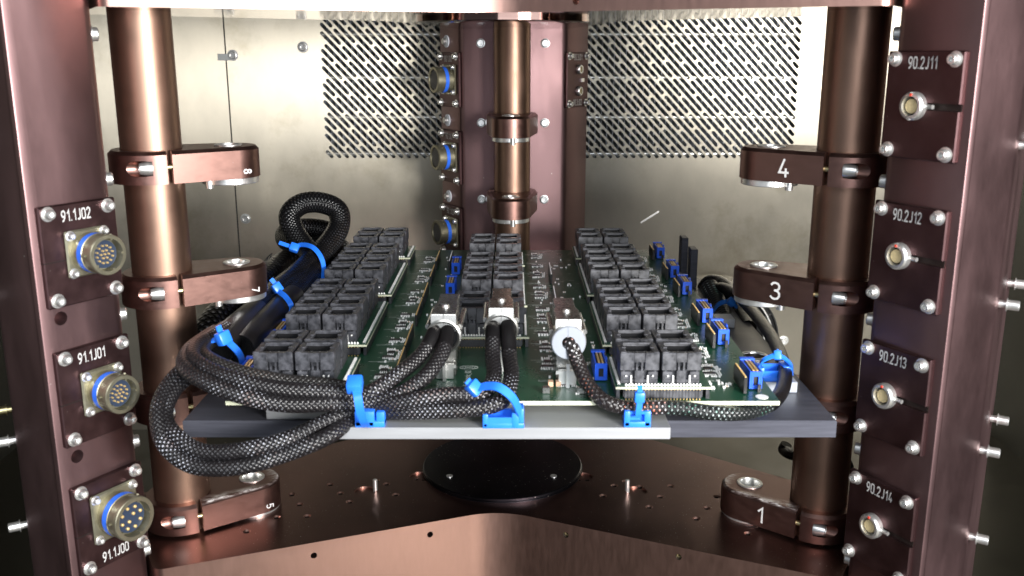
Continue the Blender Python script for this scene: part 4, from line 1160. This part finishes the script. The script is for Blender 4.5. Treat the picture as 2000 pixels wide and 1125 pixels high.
cable('cable_sleeve', [(600,520,.985),(590,545,.955),(560,572,.915),(540,598,.885),(518,622,.85)], .0110, M['braid_black'],
      'black sleeve under the second cable tie beside the left sockets', 'black sleeved cables', n=24)
fz = thing('loose_fibre', 'thin curled black fibre sticking out of the sleeve beside clamp 7', 'fibre', loc=at(530, 512, 1.0))
fb = MB()
for k_ in range(4):
    fb.tube(spline([at(548+3*k_, 518, 1.0), at(536-4*k_, 506+3*k_, 1.0), at(526+2*k_, 500-2*k_, 1.0), at(522-2*k_, 512, 1.0), at(530+3*k_, 520+k_, 1.0)], 6), 0.00028, 5)
part('fibre_strand', fb, M['black'], fz, world=True, kind='stuff')
# right-hand cable
cable('braided_cable', [(1112,655,.700),(1118,678,.690),(1130,712,.684),(1148,750,.672),(1178,782,.658),(1215,795,.654),(1245,797,.652),(1300,795,.654)], .0056, M['braid_red'],
      'red flecked braided cable dropping from the white gland to the front tie', 'braided cables on the right')
cable('braided_cable', [(1292,795,.654),(1335,798,.655),(1390,806,.656),(1445,807,.664),(1492,796,.680),(1522,772,.702),(1533,738,.735),(1528,705,.775),(1515,672,.820),(1495,640,.870),(1466,604,.940),(1438,576,1.000),(1410,562,1.040),(1388,572,1.06),(1385,600,1.05)], .0056, M['braid_green'],
      'green flecked cable curving round the front right corner of the tray', 'braided cables on the right', extra=[(4.3, 14, 1.06, M['braid_black'])])
cable('cable_sleeve', [(1462,640,.955),(1440,590,1.03),(1412,556,1.085),(1384,552,1.11),(1372,580,1.10),(1384,625,1.05)], .0085, M['braid_black'],
      'black sleeve arching behind the tall one near the fan', 'braided cables on the right', n=20)
cable('cable_sleeve', [(1385,560,1.06),(1400,590,1.03),(1412,618,1.0),(1422,640,.975)], .0105, M['braid_green'],
      'thick black sleeve standing on the tray behind the blue connectors', 'braided cables on the right', n=20)
cable('cable_sleeve', [(1536,868,.93),(1532,880,.93),(1560,890,.90),(1640,895,.87),(1660,925,.86)], .0060, M['braid_black'],
      'black sleeve passing low behind the foot of the right rod', 'braided cables on the right', n=16)

# ---------------------------------------------------------------- cable ties and their mounts
def ribbon(pts, w, th, side):
    """flat band through pts; side = direction of its width"""
    b = MB(); pts = [Vector(p) for p in pts]; m = len(pts); rings = []
    for i, p in enumerate(pts):
        t = (pts[min(i+1, m-1)] - pts[max(i-1, 0)]).normalized(); s_ = (side - t*side.dot(t)).normalized(); nn = t.cross(s_).normalized()
        rings.append([b.bm.verts.new(p + s_*(w*a) + nn*(th*c)) for a, c in ((-.5, -.5), (.5, -.5), (.5, .5), (-.5, .5))])
    for a, c in zip(rings, rings[1:]):
        for k in range(4): j = (k+1) % 4; b.bm.faces.new((a[k], a[j], c[j], c[k]))
    b.bm.faces.new(list(reversed(rings[0]))); b.bm.faces.new(rings[-1]); return b
def tie(lab, band, head, tail, axis, w=0.0042, hs=1.0, mat=None, hx=None):
    """band, head, tail given as (px, py, Y) of the place"""
    mat = mat or M['tie']
    B = spline([at(*p) for p in band], 8); H = at(*head)
    t = thing('cable_tie', lab, 'cable tie', loc=H, group='blue cable ties')
    part('band', ribbon(B, w, 0.0013, Vector(axis)), mat, t, world=True)
    T_ = [at(*p) for p in tail]
    d = (T_[-1] - T_[0]).normalized(); z = Vector(axis).normalized(); x = d; y = z.cross(x)
    if y.length < 1e-3: y = Vector((0, 0, 1))
    y.normalize(); z = x.cross(y)
    F_ = frame(H, x, y, z)
    part('head', MB().box(-0.0038*hs, 0.0038*hs, -0.0030*hs, 0.0030*hs, -0.0036*hs, 0.0036*hs, bev=0.0009*hs, seg=2, mat=F_), mat, t, world=True)
    part('tail', ribbon(spline(T_, 4), w*0.85, 0.0012, Vector(axis)), mat, t, world=True)
    return t
tie('blue cable tie round the thick black loop at rear left', [(572,484,1.0),(590,478,.998),(612,484,.985),(628,505,.975),(632,535,.97),(622,565,.965),(600,578,.985)], (575,484,.998), [(575,484,.998),(560,479,.998),(545,474,.998)], (0.3, 0.6, 0.7), 0.0050, 1.25)
tie('blue cable tie near clamp 7, lower of two on the black sleeves', [(535,566,.885),(545,570,.87),(558,580,.858),(568,595,.85),(568,606,.852)], (541,562,.875), [(541,562,.875),(536,553,.875),(529,545,.875)], (0.4, 0.6, 0.7), 0.0050, 1.2)
tie('blue cable tie where the braided cables meet the smooth sleeves at left', [(382,686,.745),(392,676,.722),(412,666,.712),(434,662,.712),(452,674,.705),(468,692,.705),(473,712,.715),(460,730,.73)], (436,660,.708), [(436,660,.708),(430,648,.708),(426,636,.708)], (0.45, 0.75, 0.45), 0.0054, 1.4)
tie('upright blue cable tie binding the bundle at the left end of the aluminium strip', [(694,752,.640),(699,775,.632),(703,800,.630),(710,822,.634),(714,832,.640)], (693,751,.640), [(693,751,.640),(694,742,.642),(695,737,.646)], (1, 0, 0), 0.0060, 1.55)
tie('arched blue cable tie over the middle cables in front of the board', [(928,760,.650),(950,754,.646),(975,757,.640),(1000,776,.638),(1013,800,.642),(1017,815,.648)], (926,758,.650), [(926,758,.650),(918,750,.650),(912,743,.650)], (0.35, 0.55, 0.55), 0.0064, 1.35)
tie('upright blue cable tie on the red flecked cable at the aluminium strip', [(1250,772,.640),(1249,790,.640),(1247,806,.641),(1247,815,.643)], (1249,775,.640), [(1249,775,.640),(1250,764,.640),(1250,753,.640)], (1, 0, 0), 0.0042, 1.0)
tie('blue cable tie at the front right corner round the green flecked cable', [(1484,722,.745),(1488,706,.735),(1505,697,.735),(1519,694,.737),(1534,701,.737),(1546,714,.745),(1548,730,.755)], (1519,694,.737), [(1519,694,.737),(1519,688,.738),(1519,682,.739)], (0.2, 0.8, 0.5), 0.0036, 1.0)
tie('dark blue cable tie in the shade behind clamp 3', [(1390,640,.985),(1392,612,.985),(1404,594,.985),(1424,588,.985),(1432,590,.985)], (1428,590,.98), [(1428,590,.98),(1440,600,.98)], (0.2, 0.8, 0.5), 0.0056, 1.1, M['tie_dark'])
def mount(lab, p, w, d, h, kind):
    t = thing('tie_mount', lab, 'tie mount', loc=p, group='blue cable tie mounts')
    b = MB(); bv = 0.0007
    b.box(-w/2, w/2, -d/2, d/2, 0, h*0.35, bev=bv, seg=2)
    if kind == 'saddle':
        b.box(-w/2, -w/2+0.0040, -d/2, d/2, 0.0005, h*0.95, bev=0.0010, seg=2); b.box(w*0.20, w*0.20+0.0055, -d/2-0.0004, d/2, 0.0004, h*1.05, bev=0.0012, seg=2)
        b.box(w*0.37, w/2, -d/2+0.002, d/2-0.0005, 0.0005, h*1.25, bev=0.0010, seg=2)
        b.box(-w/2+0.003, w*0.25, -d/2+0.0002, -d/2+0.0025, 0.0006, h*0.72, bev=0.0006); b.box(-w/2+0.003, w*0.25, d/2-0.003, d/2-0.0004, 0.0006, h*0.9, bev=0.0006)
    elif kind == 'frame':
        b.box(-w/2, -w/2+0.0045, -d/2, d/2, 0.0005, h, bev=0.0009, seg=2); b.box(w/2-0.0050, w/2, -d/2, d/2, 0.0005, h, bev=0.0009, seg=2)
        b.box(-w/2+0.002, w/2-0.002, -d/2+0.0003, -d/2+0.004, h*0.78, h*0.98, bev=0.0006); b.box(-w/2+0.003, w/2-0.003, -d/2+0.004, d/2-0.001, 0.0006, h*0.8)
    else:
        b.box(-w/2, w*0.16, -d/2, d/2, 0.0005, h*0.95, bev=0.0008, seg=2); b.box(w*0.22, w/2, -d/2+0.0008, d/2, 0.0005, h*0.9, bev=0.0008, seg=2)
    part('mount_body', b, M['tie'], t)
    return t
ZA = 0.154
mount('blue tie mount at the left end of the aluminium strip', Vector((-0.1035, 0.6510, ZA)), 0.0215, 0.0125, 0.0128, 'plug')
mount('blue saddle tie mount in the middle of the aluminium strip', Vector((-0.0063, 0.6505, ZA)), 0.0300, 0.016, 0.0115, 'saddle')
mount('blue square tie mount at the right end of the aluminium strip', Vector((0.0912, 0.6510, ZA)), 0.0195, 0.013, 0.0125, 'frame')
mount('blue saddle tie mount on the pale block at the tray corner', Vector((0.2185, 0.751, ZT+0.0092)), 0.0270, 0.016, 0.0125, 'saddle')
o = put('mount_block', MB().box(-0.0165, 0.0165, -0.011, 0.011, 0, 0.0092, bev=0.0004).mesh('mount_block'), M['hood_white']); o.location = (0.2200, 0.753, ZT)
tag(o, 'pale metal block under the blue tie mount at the tray corner', 'block', 'metal blocks on the tray')
o = put('mount_block', MB().box(-0.0115, 0.0115, -0.011, 0.011, 0, 0.009, bev=0.0004).mesh('mount_block'), M['alu']); o.location = (0.217, 0.945, ZT)
tag(o, 'small pale metal block on the tray behind the blue connectors', 'block', 'metal blocks on the tray')
